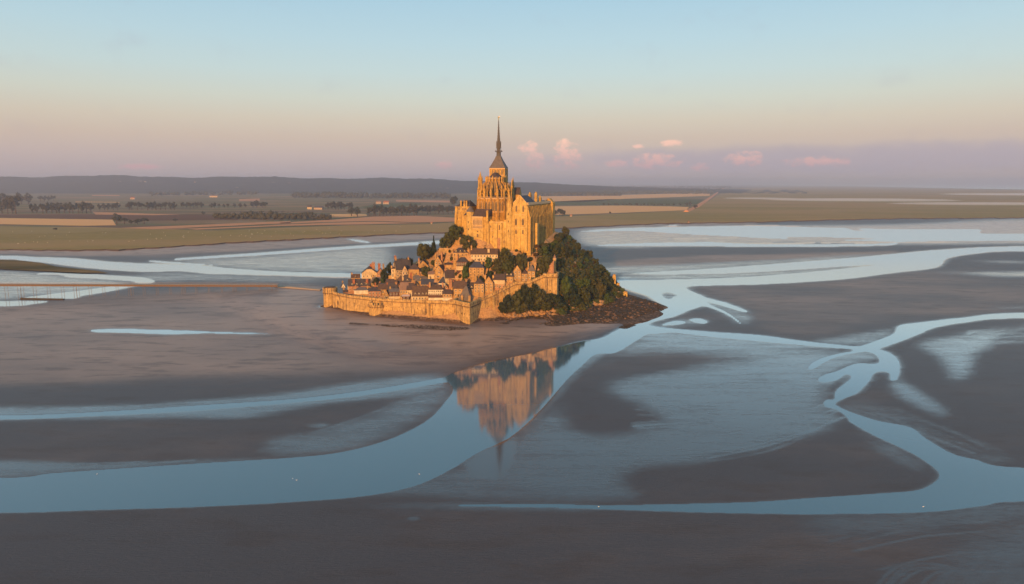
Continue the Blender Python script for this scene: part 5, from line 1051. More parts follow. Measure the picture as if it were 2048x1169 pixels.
mb = MB(); mb.box(xR - 6, xR + 2.8, y2h, y2h + 7, zGb - 2, zEv - 1.5); mb.hull([(xR - 6, y2h, zEv - 1.5), (xR + 2.8, y2h, zEv - 1.5), (xR + 2.8, y2h + 7, zEv - 1.5), (xR - 6, y2h + 7, zEv - 1.5)], [(xR - 2.5, y2h + .2, zEv + 2.5), (xR - 1, y2h + .2, zEv + 2.5), (xR - 1, y2h + 7, zEv + 2.5), (xR - 2.5, y2h + 7, zEv + 2.5)]); mb.obj('end_block', AS, hall)
mb = MB(); mb.box(xR + 2.3, xR + 4.8, -22, -18, zGb - 6, zEv - 17); mb.obj('latrine_block', GS, hall)
# ---- polygonal spired turret between hall and retaining wall
xt, _ = AB(1018.6, 440, yG - .5); zsp = AB(1018.5, 383, yG)[1]; zc = AB(1018.5, 408, yG)[1]; zb_ = AB(1018.5, 488, yG)[1]
t_ = thing('spired_turret', 'octagonal turret with pointed stone spire at the left of the gabled hall', 'turret', BASE, RZ)
mb = MB(); mb.lathe(xt, yG - .3, [(3.3, zb_ - 5), (3.1, zb_ + 14), (2.8, zb_ + 14.2), (2.7, zc - 6), (2.3, zc - 5.8), (2.2, zc)], 8, R(22.5)); mb.obj('shaft', GS, t_)
mb = MB(); mb.tube(xt, yG - .3, 2.2, .06, zc, zsp, 8, R(22.5)); mb.obj('spirelet', AS, t_)
mb = MB()
for k in range(8): a = k * math.pi / 4 + R(22.5); mb.tube(xt + 2.2 * math.cos(a), yG - .3 + 2.2 * math.sin(a), .3, .03, zc - 1.2, zc + 2.0, 4)
mb.obj('corner_pinnacles', AS, t_)
for z in (zb_ + 10, zb_ + 18, zb_ + 24): put('slit_window', SLIT, t_, (xt + .1, yG - 3.35, z), (.6, 1, 1.6))
# ---- retaining wall in front of the choir
def block(name, label, cat, parts_fn): t_ = thing(name, label, cat, BASE, RZ); parts_fn(t_); return t_
def retaining(t_):
    y = -38.0; x0, _ = AB(965, 470, y); x1, _ = AB(1015, 470, y); zt_ = AB(990, 443.5, y)[1]; zb2 = AB(990, 492, y)[1] - 5
    mb = MB(); mb.box(x0, x1, y, y + 8, zb2, zt_); mb.obj('wall', GS, t_); r2 = random.Random(5)
    mb = MB(); k = x0
    while k < x1 - 1.2: w_ = r2.uniform(.8, 1.9); mb.box(k, k + w_, y + .05, y + 1.1, zt_, zt_ + r2.uniform(.2, 1.7)); k += w_ + r2.uniform(0.05, 1.1)
    mb.obj('broken_parapet', AS, t_)
    for u, w_ in ((978, .6), (993, 1.3), (1003.5, .6)):
        x, _ = AB(u, 470, y); mb = MB(); mb.hull([(x - w_, y - 2.2, zb2), (x + w_, y - 2.2, zb2), (x + w_, y, zb2), (x - w_, y, zb2)], [(x - w_, y - 1.4, zt_ - 2), (x + w_, y - 1.4, zt_ - 2), (x + w_, y, zt_ - .8), (x - w_, y, zt_ - .8)]); mb.obj('buttress', GS, t_)
    mb = MB(); mb.box(x0, x1, y - .25, y, zt_ - 8, zt_ - 7.7); mb.box(x0, x1, y - .2, y, zt_ - .6, zt_ - .3); mb.obj('string_course', 'stone_frame', t_)
    for u, v_, w_, h_ in ((981, 456, .8, 2), (979, 462, .8, 1.6), (999, 461, 1.0, 4.6), (972, 468, .7, 1.4), (1008, 466, .6, 1.3), (985, 476, .7, 1.4), (1008, 487, 1.0, 2.4)):
        x, z = AB(u, v_, y); put('window', WIN_S, t_, (x, y, z), (w_, 1, h_))
    x, z = AB(1000, 486, y); mb = MB(); mb.box(x - 2, x + 2, y - 1.4, y, zb2, z + 4); mb.obj('porch', PB, t_)
block('retaining_wall', 'high weathered terrace wall below the choir with broken parapet', 'wall', retaining)
def arcaded(t_):
    y = -40.0; x0, _ = AB(944.5, 460, y); x1, _ = AB(966, 460, y); zt_ = AB(955, 433.5, y)[1]; zb2 = AB(955, 480, y)[1] - 6
    mb = MB(); mb.box(x0, x1, y, y + 12, zb2, zt_); mb.obj('wall', GS, t_)
    n_ = 8
    for k in range(n_):
        x = x0 + .8 + (x1 - x0 - 1.6) * k / (n_ - 1); mb = MB(); mb.box(x - .22, x + .22, y - .5, y, zt_ - 9.6, zt_ - .8); mb.obj('pilaster', 'stone_frame', t_)
        if k < n_ - 1:
            xm = x + (x1 - x0 - 1.6) / (n_ - 1) / 2; put('arcade_window', LANCET, t_, (xm, y, zt_ - 7), (.72, 1, 4.4)); put('lower_window', LANCET, t_, (xm, y, zt_ - 9.7), (.6, 1, 1.6))
    mb = MB(); mb.box(x0 - .2, x1 + .2, y - .55, y, zt_ - .8, zt_); mb.box(x0, x1, y - .4, y, zt_ - 10.6, zt_ - 10.2); mb.obj('cornice', 'stone_frame', t_)
    put('doorway', LANCET, t_, ((x0 + x1) / 2, y, zt_ - 17.5), (1.5, 1, 3.2)); put('doorway', LANCET, t_, ((x0 + x1) / 2 + .1, y, zt_ - 13.2), (1.2, 1, 1.6))
    zr = AB(965, 418.5, y + 6)[1]; xr1, _ = AB(980, 430, y + 3)
    mb = MB(); mb.hull([(x0 - .4, y - .6, zt_), (xr1, y - .6, zt_), (xr1, y + 12.5, zt_), (x0 - .4, y + 12.5, zt_)], [(x0 + 1.5, y + 5.6, zr), (xr1, y + 5.6, zr), (xr1, y + 6.2, zr), (x0 + 1.5, y + 6.2, zr)]); mb.obj('roof', 'dark_tile', t_)
    mb = MB(); mb.box(x1, xr1 - .3, y + 1, y + 12, zb2, zt_ - .01); mb.obj('side_wing', AS, t_)
    put('chimney', CHIM['abbey_stone'], t_, (xr1 - 1, y - .2, zt_ - 4), (1.6, 1.6, 9))
    mb = MB(); xt2, _ = AB(939, 440, y); mb.tube(xt2, y + 2, 3.4, 3.3, zb2, AB(940, 424, y)[1], 10); mb.obj('round_turret', GS, t_); mb = MB(); mb.tube(xt2, y + 2, 3.7, .3, AB(940, 424, y)[1], AB(944, 413, y)[1], 10); mb.obj('turret_roof', 'grey_slate', t_)
    for z in (zb2 + 14, zb2 + 20, zb2 + 9): put('slit_window', SLIT, t_, (xt2 - .6, y - 1.4, z), (.6, 1, 1.5))
block('arcaded_gatehouse', 'abbey gatehouse with a row of tall slit arcades under a brown roof', 'gatehouse', arcaded)
def lodging(t_):
    y = -28.0; x0, _ = AB(910.5, 440, y); x1, _ = AB(940, 440, y); zt_ = AB(925, 413.5, y)[1]; zb2 = AB(920, 470, y)[1] - 8
    mb = MB(); mb.box(x0, x1, y, y + 16, zb2, zt_); mb.obj('wall', AS, t_)
    for x, w_ in ((x0 + .6, .8), (x0 + 5, .7), (x1 - 3, .7)): mb = MB(); mb.hull([(x - w_, y - 1.8, zb2), (x + w_, y - 1.8, zb2), (x + w_, y, zb2), (x - w_, y, zb2)], [(x - w_, y - .5, zt_ - 6), (x + w_, y - .5, zt_ - 6), (x + w_, y, zt_ - 5), (x - w_, y, zt_ - 5)]); mb.obj('buttress', AS, t_)
    mb = MB(); mb.hull([(x0 + .5, y + .5, zt_), (x1, y + .5, zt_), (x1, y + 16, zt_), (x0 + .5, y + 16, zt_)], [(x0 + 6, y + 7.5, zt_ + 5.2), (x1 - 3, y + 7.5, zt_ + 5.2), (x1 - 3, y + 8.5, zt_ + 5.2), (x0 + 6, y + 8.5, zt_ + 5.2)]); mb.obj('roof', 'slate', t_)
    for u in (921.5, 928, 932.5): x, _ = AB(u, 410, y); put('chimney', CHIM['abbey_stone'], t_, (x, y + .9, zt_ - .2), (1.4, 1.2, 5.0))
    for u, v_ in ((926, 421), (930, 421), (921, 431), (915, 440), (934, 424), (918, 421)): x, z = AB(u, v_, y); put('window', WIN_S, t_, (x, y, z), (1.0, 1, 2.2))
    y2 = y - 5; xa, _ = AB(928, 440, y2); xb, _ = AB(939, 440, y2); z2 = AB(930, 431, y2)[1]; mb = MB(); mb.box(xa, xb, y2, y, zb2 - 3, z2); mb.obj('annex', AS, t_)
    mb = MB(); mb.hull([(xa - .3, y2 - .3, z2), (xb + .3, y2 - .3, z2), (xb + .3, y, z2), (xa - .3, y, z2)], [(xa + 2.5, y - .6, z2 + 4.4), (xb + .3, y - .6, z2 + 4.4), (xb + .3, y - .1, z2 + 4.4), (xa + 2.5, y - .1, z2 + 4.4)]); mb.obj('annex_roof', 'slate', t_)
block('abbot_lodging', 'plain tall block with three chimneys at the left edge of the abbey', 'abbey building', lodging)
q = hit(1058, 494); t_ = thing('lean_to', 'little stone lean-to at the foot of the gabled hall', 'hut', q, RZ); mb = MB(); mb.box(-3, 3, 0, 4, -3, 3); mb.obj('wall', VS, t_); mb = MB(); mb.hull([(-3.3, -.3, 3), (3.3, -.3, 3), (3.3, 4.2, 3), (-3.3, 4.2, 3)], [(-3.3, -.3, 3.3), (3.3, -.3, 3.3), (3.3, 4.2, 4.6), (-3.3, 4.2, 4.6)]); mb.obj('roof', 'dark_tile', t_); put('opening', SLIT, t_, (0, -.02, .2), (1.6, 1, 1.8))
# ================================================================== trees
def ico(sub):
    bm = bmesh.new(); bmesh.ops.create_icosphere(bm, subdivisions=sub, radius=1); v = np.array([p.co[:] for p in bm.verts]); f = np.array([[q.index for q in p.verts] for p in bm.faces]); bm.free(); return v, f
IV1, IF1 = ico(1); IV2, IF2 = ico(2)
def crown_mesh(name, seed, mat, rx=1.0, rz=1.0, lumps=44, leaves=4200, leaf=.068, cone=False, sub=2):
    g = np.random.RandomState(seed); V, Fc = [], []; base = 0; iv, if_ = (IV2, IF2) if sub == 2 else (IV1, IF1); C = []
    for k in range(lumps):
        while True:
            p = g.uniform(-1, 1, 3)
            if (p ** 2).sum() < 1: break
        p *= .78; 
        if cone: s_ = 1 - (p[2] + .74) / 1.6; p[:2] *= s_ * 1.1
        r_ = g.uniform(.15, .30) * (1 if not cone else (1.15 - .55 * (p[2] + .7)))
        C.append((p, r_))
    for p, r_ in C:
        d = iv * r_ * (1 + g.normal(0, .17, (len(iv), 1))); V.append(d * [1, 1, .85] + p); Fc.append(if_ + base); base += len(iv)
    tri = np.concatenate(Fc); vv = np.concatenate(V)
    # leaf sprays on the lump surfaces
    idx = g.randint(0, len(C), leaves); nrm = g.normal(0, 1, (leaves, 3)); nrm /= np.linalg.norm(nrm, axis=1)[:, None]
    cp_ = np.array([c[0] for c in C])[idx]; cr_ = np.array([c[1] for c in C])[idx][:, None]; pos = cp_ + nrm * cr_ * g.uniform(.9, 1.38, (leaves, 1))
    a = g.normal(0, 1, (leaves, 3)); a -= 0.35 * nrm * (a * nrm).sum(1)[:, None]; a /= np.linalg.norm(a, axis=1)[:, None]; b = np.cross(a, nrm + g.normal(0, .5, (leaves, 3))); b /= np.linalg.norm(b, axis=1)[:, None]
    sz = leaf * g.uniform(.6, 1.5, (leaves, 1)); q0 = pos - a * sz; q1 = pos + b * sz * .7; q2 = pos + a * sz; lv = np.stack([q0, q1, q2], 1).reshape(-1, 3); lf = np.arange(leaves * 3).reshape(-1, 3) + len(vv)
    allv = np.concatenate([vv, lv]) * [rx, rx, rz]
    return npmesh(name, allv, np.concatenate([tri, lf]), mat)
CROWNS = {}
for i in range(5): CROWNS[('leaf_green', i)] = crown_mesh('crown', 10 + i, 'leaf_green', 1, 1 + .08 * (i % 3))
for i in range(4): CROWNS[('leaf_dark', i)] = crown_mesh('crown', 30 + i, 'leaf_dark', 1, 1.1)
for i in range(2): CROWNS[('leaf_fresh', i)] = crown_mesh('crown', 50 + i, 'leaf_fresh', 1, 1)
for i in range(3): CROWNS[('leaf_bracken', i)] = crown_mesh('crown', 60 + i, 'leaf_bracken', 1, .8, lumps=22)
CONES = [crown_mesh('crown', 70 + i, 'leaf_dark', .8, 1.5, lumps=34, cone=True) for i in range(2)]
FARC = [crown_mesh('crown', 80 + i, 'leaf_far', 1, 1.0, lumps=16, leaves=420, leaf=.13, sub=1) for i in range(4)]
def trunk_mesh():
    mb = MB(); mb.lathe(0, 0, [(.17, -1.6), (.11, -.7), (.09, -.2), (.05, .25)], 7)
    for k in range(5): a = k * 1.26; mb.bar((0, 0, -.55 + .1 * k), (.5 * math.cos(a), .5 * math.sin(a), -.1 + .12 * k), .07)
    return mb.mesh('trunk', 'bark')
TRUNK = trunk_mesh()
def tree(q, r, kind='leaf_green', label=None, group=None, hs=1.0, name='tree', cat='tree', lift=.75, crown=None, rz=None):
    t_ = thing(name, label, cat, q, rz if rz is not None else rnd.uniform(0, 6.28), group)
    me = crown or CROWNS[(kind, rnd.randrange(sum(1 for k in CROWNS if k[0] == kind)))]
    zc = r * hs * lift + r * .25; put('trunk', TRUNK, t_, (0, 0, zc), (r, r, r * hs)); put('crown', me, t_, (0, 0, zc), (r, r, r * hs)); return t_
def ptree(u, v0_, v1_, wpx, kind, label, group='trees among the houses', **k):
    """tree whose base is seen at (u,v1) and whose crown reaches v0"""
    q = hit(u, v1_); s_ = (q.y * cp + (CAMH - q.z) * sp) / F; r = wpx * s_ / 2; h = (v1_ - v0_) * s_; hs = max(.6, h / (2.0 * r)); return tree(q, r, kind, label, group, hs, lift=.82, **k)
ptree(847, 483, 524, 34, 'leaf_green', 'large round tree standing alone against the flats on the left slope')
ptree(868, 477, 510, 20, 'leaf_dark', 'dark pointed conifer right of the large round tree', crown=CONES[0], name='conifer')
ptree(858, 492, 518, 16, 'leaf_dark', 'second dark tree between the round tree and the conifer')
ptree(912, 447, 486, 32, 'leaf_green', 'leafy tree below the left abbey block, against the flats'); ptree(899, 462, 496, 26, 'leaf_green', 'olive tree on the left shoulder under the abbey block')
ptree(888, 474, 500, 20, 'leaf_green', 'bush-like tree at the left end of the terrace wall')
ptree(933, 468, 500, 28, 'leaf_green', 'broad tree in front of the arcaded gatehouse rock'); ptree(948, 482, 502, 20, 'leaf_green', 'low tree right of the broad tree below the gatehouse')
ptree(990, 427, 446, 20, 'leaf_dark', 'dark round tree on the terrace at the foot of the choir')
ptree(931, 528, 566, 16, 'leaf_fresh', 'slim tall tree in the middle of the village'); ptree(937, 522, 545, 13, 'leaf_dark', 'small dark tree behind the slim tall village tree')
ptree(1010, 496, 532, 26, 'leaf_green', 'tall tree at the right end of the long cream house'); ptree(1043, 502, 548, 30, 'leaf_green', 'big round tree in the centre of the grove above the upper ramparts')
ptree(995, 519, 545, 28, 'leaf_green', 'wide tree in the grove left of centre'); ptree(1016, 517, 552, 30, 'leaf_green', 'spreading tree in the front of the grove'); ptree(977, 512, 540, 16, 'leaf_fresh', 'fresh green tree at the left edge of the grove')
ptree(1026, 508, 535, 18, 'leaf_dark', 'dark tree at the back of the grove'); ptree(962, 553, 574, 17, 'leaf_dark', 'low dark tree under the four-storey house'); ptree(979, 540, 565, 18, 'leaf_dark', 'dark tree between the four-storey house and the grove'); ptree(1000, 540, 560, 22, 'leaf_green', 'low tree at the bottom of the grove')
ptree(1093, 502, 552, 28, 'leaf_green', 'large tree rising left of the watch turret'); ptree(1083, 520, 552, 18, 'leaf_green', 'smaller tree left of the large tree by the watch turret')
ptree(853, 531, 556, 22, 'leaf_green', 'green thicket below the plain gable house', name='shrub', cat='shrub'); ptree(770, 536, 566, 18, 'leaf_dark', 'dark shrub left of the manor', name='shrub', cat='shrub'); ptree(780, 525, 548, 14, 'leaf_dark', 'bush against the flats left of the manor', name='shrub', cat='shrub')
ptree(804, 515, 540, 18, 'leaf_dark', 'bush behind the manor roof, left one', name='shrub', cat='shrub'); ptree(820, 514, 538, 18, 'leaf_dark', 'bush behind the manor roof, right one', name='shrub', cat='shrub'); ptree(752, 556, 572, 16, 'leaf_dark', 'round dark bush in front of the big cream house', name='shrub', cat='shrub'); ptree(765, 556, 574, 11, 'leaf_fresh', 'small green bush right of the round dark bush', name='shrub', cat='shrub')
ptree(868, 520, 534, 14, 'leaf_green', 'bush behind the tall narrow gable house', name='shrub', cat='shrub')
for i, (u, v1_, w_, h_) in enumerate([(790, 547, 9, 9), (836, 535, 9, 8), (886, 517, 10, 9), (903, 522, 8, 8), (869, 550, 8, 8), (893, 557, 7, 7), (920, 557, 8, 8), (946, 529, 9, 8), (880, 503, 10, 8), (856, 547, 8, 7), (901, 507, 9, 8), (926, 513, 8, 8), (1004, 511, 10, 9), (1060, 524, 11, 10), (1071, 516, 12, 11), (985, 509, 9, 7), (957, 505, 9, 7), (1050, 512, 9, 7), (1033, 505, 8, 6), (970, 502, 8, 6), (1075, 500, 14, 12), (1066, 506, 10, 9), (818, 548, 6, 7), (845, 560, 7, 7), (912, 552, 6, 8), (950, 575, 7, 8), (1065, 545, 8, 9), (1040, 545, 8, 8), (1028, 545, 9, 9)]):
    ptree(u, v1_ - h_, v1_, w_, ['leaf_green', 'leaf_dark', 'leaf_bracken'][i % 3], 'small shrub growing on bare rock or in a garden between the village houses', 'small shrubs between the houses', name='shrub', cat='shrub')
# the wood on the right slope
WL = 'broadleaf tree packed into the middle of the dark wood on the right slope'; WG = 'trees of the wood on the right slope'
def tzs(x, y): return float(tz(x, y))
placed = []; wr = random.Random(11)
def inwood(x, y, z):
    if z < 2.2: return False
    dx_ = x * math.cos(TH) - (y - TC.y) * math.sin(TH); 
    lx = (Vector((x, y, 0)) - Vector((TC.x, TC.y, 0))).dot(AX); ly = (Vector((x, y, 0)) - Vector((TC.x, TC.y, 0))).dot(AY)
    if lx < xR + 8 and ly > -47: return False
    d_ = y * cp - (z - CAMH) * sp; u = 1024 + x / d_ * F
    return u > 1066
tries = 0
while tries < 14000 and len(placed) < 260:
    tries += 1; x, y = wr.uniform(15, 105), wr.uniform(500, 690); z = tzs(x, y)
    if not inwood(x, y, z): continue
    d_ = y * cp - (z - CAMH) * sp; u = 1024 + x / d_ * F
    if y < 567 and u < 1121: continue
    if 1066 < u < 1098 and y < 575: continue
    r = wr.uniform(3.0, 5.4) if z > 8 else wr.uniform(2.6, 4.0)
    if any((x - a) ** 2 + (y - b) ** 2 < (.66 * (r + c)) ** 2 for a, b, c in placed): continue
    hid = False                                         # nothing is planted where the mount itself hides it
    for k_ in range(12, 96, 3):
        f_ = k_ / 100.0; zz_ = CAMH + (z + 9 - CAMH) * f_
        if y * f_ > 500 and zz_ < tzs(x * f_, y * f_) + 4.0 and f_ < .97: hid = True; break
    if hid: continue
    placed.append((x, y, r)); vpix = 584.5 - F * math.tan(PITCH + math.atan2(z + 3 - CAMH, y))
    brk = (z > 22 and 1125 < u < 1195 and wr.random() < .5)
    if brk: tree((x, y, z - .5), r * .7, 'leaf_bracken', 'rusty low bush in the open band across the wooded slope', 'bracken bushes on the slope', .55, 'shrub', 'shrub', .7)
    else:
        zone = 'up' if z > 32 else ('low' if z < 9 else ('edge' if u > 1185 else 'mid'))
        wl_, wg_ = {'up': ('broadleaf tree high in the wood beside the hall buttresses', 'trees at the top of the wood'), 'low': ('broadleaf tree along the lower fringe of the wood above the boulders', 'trees along the lower fringe of the wood'), 'edge': ('broadleaf tree on the outer right shoulder of the wood', 'trees on the right shoulder of the wood'), 'mid': (WL, WG)}[zone]
        tree((x, y, z - .8), r, wr.choice(['leaf_green', 'leaf_green', 'leaf_dark', 'leaf_green', 'leaf_fresh']), wl_, wg_, wr.uniform(.8, 1.1), lift=.85)
# undergrowth that fills the wood between the trees
def under():
    g = np.random.RandomState(9); V, Fc = [], []; b0 = 0; k = 0
    while k < 1900:
        x, y = g.uniform(15, 105), g.uniform(500, 690); z = tzs(x, y)
        if not inwood(x, y, z) or (y < 553 and (1024 + x / (y * cp - (z - CAMH) * sp) * F) < 1110): continue
        k += 1; r = g.uniform(1.4, 3.0); a = IV1 * r * (1 + g.normal(0, .22, (len(IV1), 1))) * [1, 1, .8] + [x, y, z + r * .2]; V.append(a); Fc.append(IF1 + b0); b0 += len(a)
    tag(link('undergrowth', npmesh('undergrowth', np.concatenate(V), np.concatenate(Fc), 'leaf_green')), kind='stuff')
under()
# shrubs in front of the climbing wall
for i, (u, v0_, v1_, w_, k) in enumerate([(1015, 592, 628, 30, 'leaf_dark'), (1035, 580, 626, 32, 'leaf_green'), (1052, 566, 620, 30, 'leaf_dark'), (1066, 563, 618, 26, 'leaf_dark'), (1078, 575, 620, 30, 'leaf_green'), (1095, 585, 620, 30, 'leaf_dark'), (1112, 590, 622, 30, 'leaf_dark'), (1005, 604, 628, 20, 'leaf_dark'), (1046, 598, 627, 26, 'leaf_green'), (1070, 600, 626, 28, 'leaf_dark'), (1092, 602, 625, 28, 'leaf_green'), (1125, 600, 622, 26, 'leaf_green'), (1138, 570, 612, 28, 'leaf_dark'), (1130, 550, 604, 26, 'leaf_fresh'), (1150, 585, 618, 28, 'leaf_dark'), (1168, 575, 612, 28, 'leaf_green'), (1185, 570, 606, 26, 'leaf_dark'), (1200, 560, 602, 26, 'leaf_green'), (1024, 606, 629, 22, 'leaf_green')]):
    lab = {7: 'leftmost low dark shrub at the foot of the climbing wall', 13: 'fresh green tree standing out against the dark wood below the tall tower', 3: 'tallest dark shrub in front of the climbing wall'}.get(i, 'dark bushy tree in the thicket along the foot of the rock')
    ptree(u, v0_, v1_, w_, k, lab, 'thicket at the foot of the rock', name='shrub', cat='shrub')
ptree(1021, 592, 617, 11, 'leaf_fresh', 'small bright green bush against the climbing wall', 'thicket at the foot of the rock', name='shrub', cat='shrub')
# ================================================================== shore rocks
def rock_mesh(seed):
    g = np.random.RandomState(seed); v = IV2 * (1 + g.normal(0, .16, (len(IV2), 1))) * g.uniform(.6, 1.2, (1, 3)); return npmesh('boulder', v, IF2, 'shore_rock')
m_, nt_, b_ = nodes('shore_rock'); w_ = coords(nt_, 'World'); n2_ = tnoise(nt_, w_, 1.1, 5, .7); oi_ = nt_.nodes.new('ShaderNodeObjectInfo')
c_ = mixrgb(nt_, ramp(nt_, n2_, .35, .65), (.26, .16, .085), (.46, .30, .16)); c_ = mixrgb(nt_, mth(nt_, 'MULTIPLY', oi_.outputs['Random'], .45), c_, (.16, .11, .06)); nt_.links.new(c_, b_.inputs['Base Color']); bump(nt_, b_, n2_, .8, .3)
RK = [rock_mesh(i) for i in range(5)]; rr = random.Random(21)
for i in range(120):
    s_ = rr.random(); u = 1000 + s_ * 242; vb = np.interp(u, [1000, 1060, 1120, 1180, 1222, 1242], [631, 628, 622, 610, 598, 588]) + rr.uniform(-5, 5)
    q = hit(u, vb); r = rr.uniform(.7, 2.1) * (1 + .5 * s_); put_ = link('boulder', RK[i % 5], None, (q.x, q.y, q.z + r * .15), rr.uniform(0, 6.28), (r * 1.3, r, r * rr.uniform(.6, 1.15)))
    tag(put_, 'sunlit boulder tumbled along the foot of the wooded rock', 'boulder', 'boulders along the foot of the rock')
def scatter(name, n, fn, mat, smin, smax, flatk=.5, seed=4):
    g = random.Random(seed); V, Fc = [], []; b0 = 0; ng = np.random.RandomState(seed)
    for i in range(n):
        x, y, z = fn(g); r = g.uniform(smin, smax); a = IV1 * (1 + ng.normal(0, .2, (len(IV1), 1))) * [r * g.uniform(.8, 1.8), r, r * flatk]; V.append(a + [x, y, z]); Fc.append(IF1 + b0); b0 += len(IV1)
    return tag(link(name, npmesh(name, np.concatenate(V), np.concatenate(Fc), mat)), kind='stuff')
flat('wet_rock', (.15, .095, .06), .8, var=.4)
SPIT = [(1060, 634), (1120, 628), (1180, 618), (1225, 604), (1245, 596), (1262, 590), (1285, 597), (1305, 605), (1326, 613), (1312, 621), (1270, 633), (1215, 642), (1130, 648), (1040, 648), (1010, 642)]
def inpoly(u, v_, pl):
    c = False
    for (x0, y0), (x1, y1) in zip(pl, pl[1:] + pl[:1]):
        if (y0 > v_) != (y1 > v_) and u < (x1 - x0) * (v_ - y0) / (y1 - y0) + x0: c = not c
    return c
def spit(g):
    while True:
        u, v_ = g.uniform(1005, 1330), g.uniform(588, 650)
        if inpoly(u, v_, SPIT): q = G(u, v_, .6); return q.x, q.y, max(LOW, tzs(q.x, q.y)) + .05
scatter('seaweed_rocks', 2600, spit, 'seaweed', .3, 1.5, .5, 5)
def spit2(g): x, y, z = spit(g); return x, y, z
scatter('shore_stones', 380, spit2, 'wet_rock', .3, 1.3, .8, 6)
def patch(poly, z=.35):
    us = [p[0] for p in poly]; vs = [p[1] for p in poly]
    def fn(g):
        while True:
            u, v_ = g.uniform(min(us), max(us)), g.uniform(min(vs), max(vs))
            if inpoly(u, v_, poly): q = G(u, v_, z); return q.x, q.y, z
    return fn
scatter('seaweed_patch', 900, patch([(745, 649), (820, 650), (880, 652), (935, 655), (943, 659), (900, 661), (830, 657), (770, 653)]), 'seaweed', .15, .5, .25, 8)
scatter('seaweed_patch', 500, patch([(1210, 648), (1245, 646), (1272, 650), (1255, 657), (1225, 655)], LOW + .25), 'seaweed', .2, .6, .4, 9)
scatter('seaweed_patch', 260, patch([(700, 645), (740, 648), (735, 650), (695, 648)]), 'seaweed', .1, .3, .25, 12)
scatter('foot_rubble', 700, patch([(660, 616), (700, 622), (740, 628), (780, 634), (850, 638), (900, 642), (940, 650), (935, 652), (880, 645), (780, 637), (700, 626)]), 'wet_rock', .12, .5, .5, 10)
# slipway on the rocks
a_, b_ = hit(1088, 622), hit(1102, 638); t_ = thing('slipway', 'narrow dark slipway running down the rocks below the thicket', 'slipway', a_); mb = MB(); mb.bar((0, 0, .4), (b_.x - a_.x, b_.y - a_.y, b_.z - a_.z + .5), 1.4, .8); mb.obj('ramp', 'wood', t_); mb = MB(); mb.bar((-.7, 0, .9), (b_.x - a_.x - .7, b_.y - a_.y, b_.z - a_.z + .95), .15, .3); mb.obj('kerb', 'concrete', t_)
# ================================================================== causeway bridge
pa, pb = P(-90, 568.5, 632), P(556, 570.5, 690)
t_ = thing('causeway_bridge', 'long low causeway bridge on slender piers crossing the flats at left', 'bridge', pa); L = (pb - pa).length; e = pb - pa; d = e.normalized(); nn = Vector((-d.y, d.x, 0)).normalized()
def along(s, off=0, z=0): return e * s + nn * off + Vector((0, 0, z))
mb = MB(); mb.hull([along(0, -4, -1.0), along(1, -4, -1.0), along(1, 4, -1.0), along(0, 4, -1.0)], [along(0, -4, 0), along(1, -4, 0), along(1, 4, 0), along(0, 4, 0)]); mb.obj('deck', 'concrete', t_)
mb = MB(); mb.hull([along(0, -4.3, -1.3), along(1, -4.3, -1.3), along(1, -4.003, -1.3), along(0, -4.003, -1.3)], [along(0, -4.3, .35), along(1, -4.3, .35), along(1, -4.003, .35), along(0, -4.003, .35)]); mb.obj('edge_beam', 'wood', t_)
for off in (-4.1, 4.1):
    mb = MB(); mb.bar(along(0, off, 1.25), along(1, off, 1.25), .14, .14); mb.obj('handrail', 'concrete', t_)
pm = MB(); pm.tube(0, 0, .14, .12, -13, 0, 8); pmesh = pm.mesh('pier', 'pier_metal'); pm = MB(); pm.box(-.25, .25, -3.8, 3.8, -.5, 0); hm = pm.mesh('crosshead', 'pier_metal'); pm = MB(); pm.box(-.08, .08, -.08, .08, 0, 1.2); rm_ = pm.mesh('rail_post', 'concrete')
npier = int(L / 12); ang = math.atan2(d.y, d.x)
for k in range(npier):
    s_ = (k + .5) / npier; put('crosshead', hm, t_, along(s_, 0, -1.0), (1, 1, 1), ang)
    for off in (-2.8, 2.8):
        for dx_ in ((0,) if k % 4 else (-1.2, 1.2)): put('pier', pmesh, t_, along(s_, off, -1.45) + d * dx_, (1, 1, 1))
for k in range(int(L / 6)): put('rail_post', rm_, t_, along((k + .5) / int(L / 6), -4.1, .02))
# ramp of stones that carries the road the last metres to the mount
a_, b_ = G(552, 573.5, .2), G(642, 580, .4); mb = MB(); mb.hull([(a_.x, a_.y - 5, .2), (b_.x, b_.y - 4, .2), (b_.x, b_.y + 4, .2), (a_.x, a_.y + 5, .2)], [(a_.x, a_.y - 3, 1.6), (b_.x, b_.y - 3, .9), (b_.x, b_.y + 3, .9), (a_.x, a_.y + 3, 1.6)]); tag(mb.obj('causeway_ramp', 'concrete'), kind='structure')
q = G(85, 600, LOW + .3); t_ = thing('stone_groyne', 'low dark groyne lying in the creek below the bridge', 'groyne', q); mb = MB(); a_ = G(42, 598.5, LOW + .3) - q; b_ = G(128, 599.5, LOW + .3) - q; mb.hull([a_ + Vector((0, -1.5, -1)), b_ + Vector((0, -1.5, -1)), b_ + Vector((0, 1.5, -1)), a_ + Vector((0, 1.5, -1))], [a_ + Vector((0, -.8, 1)), b_ + Vector((0, -.8, .8)), b_ + Vector((0, .8, .8)), a_ + Vector((0, .8, 1))]); mb.obj('bank', 'seaweed', t_)
m2 = MB(); st = MB(); st.tube(0, 0, .12, .1, -.4, 1.4, 6); sm = st.mesh('stake', 'wood')
for k in range(12): put('stake', sm, t_, a_ + (b_ - a_) * ((k + .5) / 12) + Vector((0, -.3, .7)))
fieldmat('islet_grass', (.10, .085, .035), .3, .02, .06, (.13, .09, .05))
sheet('grass_islet', conv('z5', [(0, 527), (110, 530), (240, 545), (330, 566), (560, 590), (640, 604), (480, 602), (300, 594), (120, 586), (0, 580)]), LOW + .9, 'islet_grass')
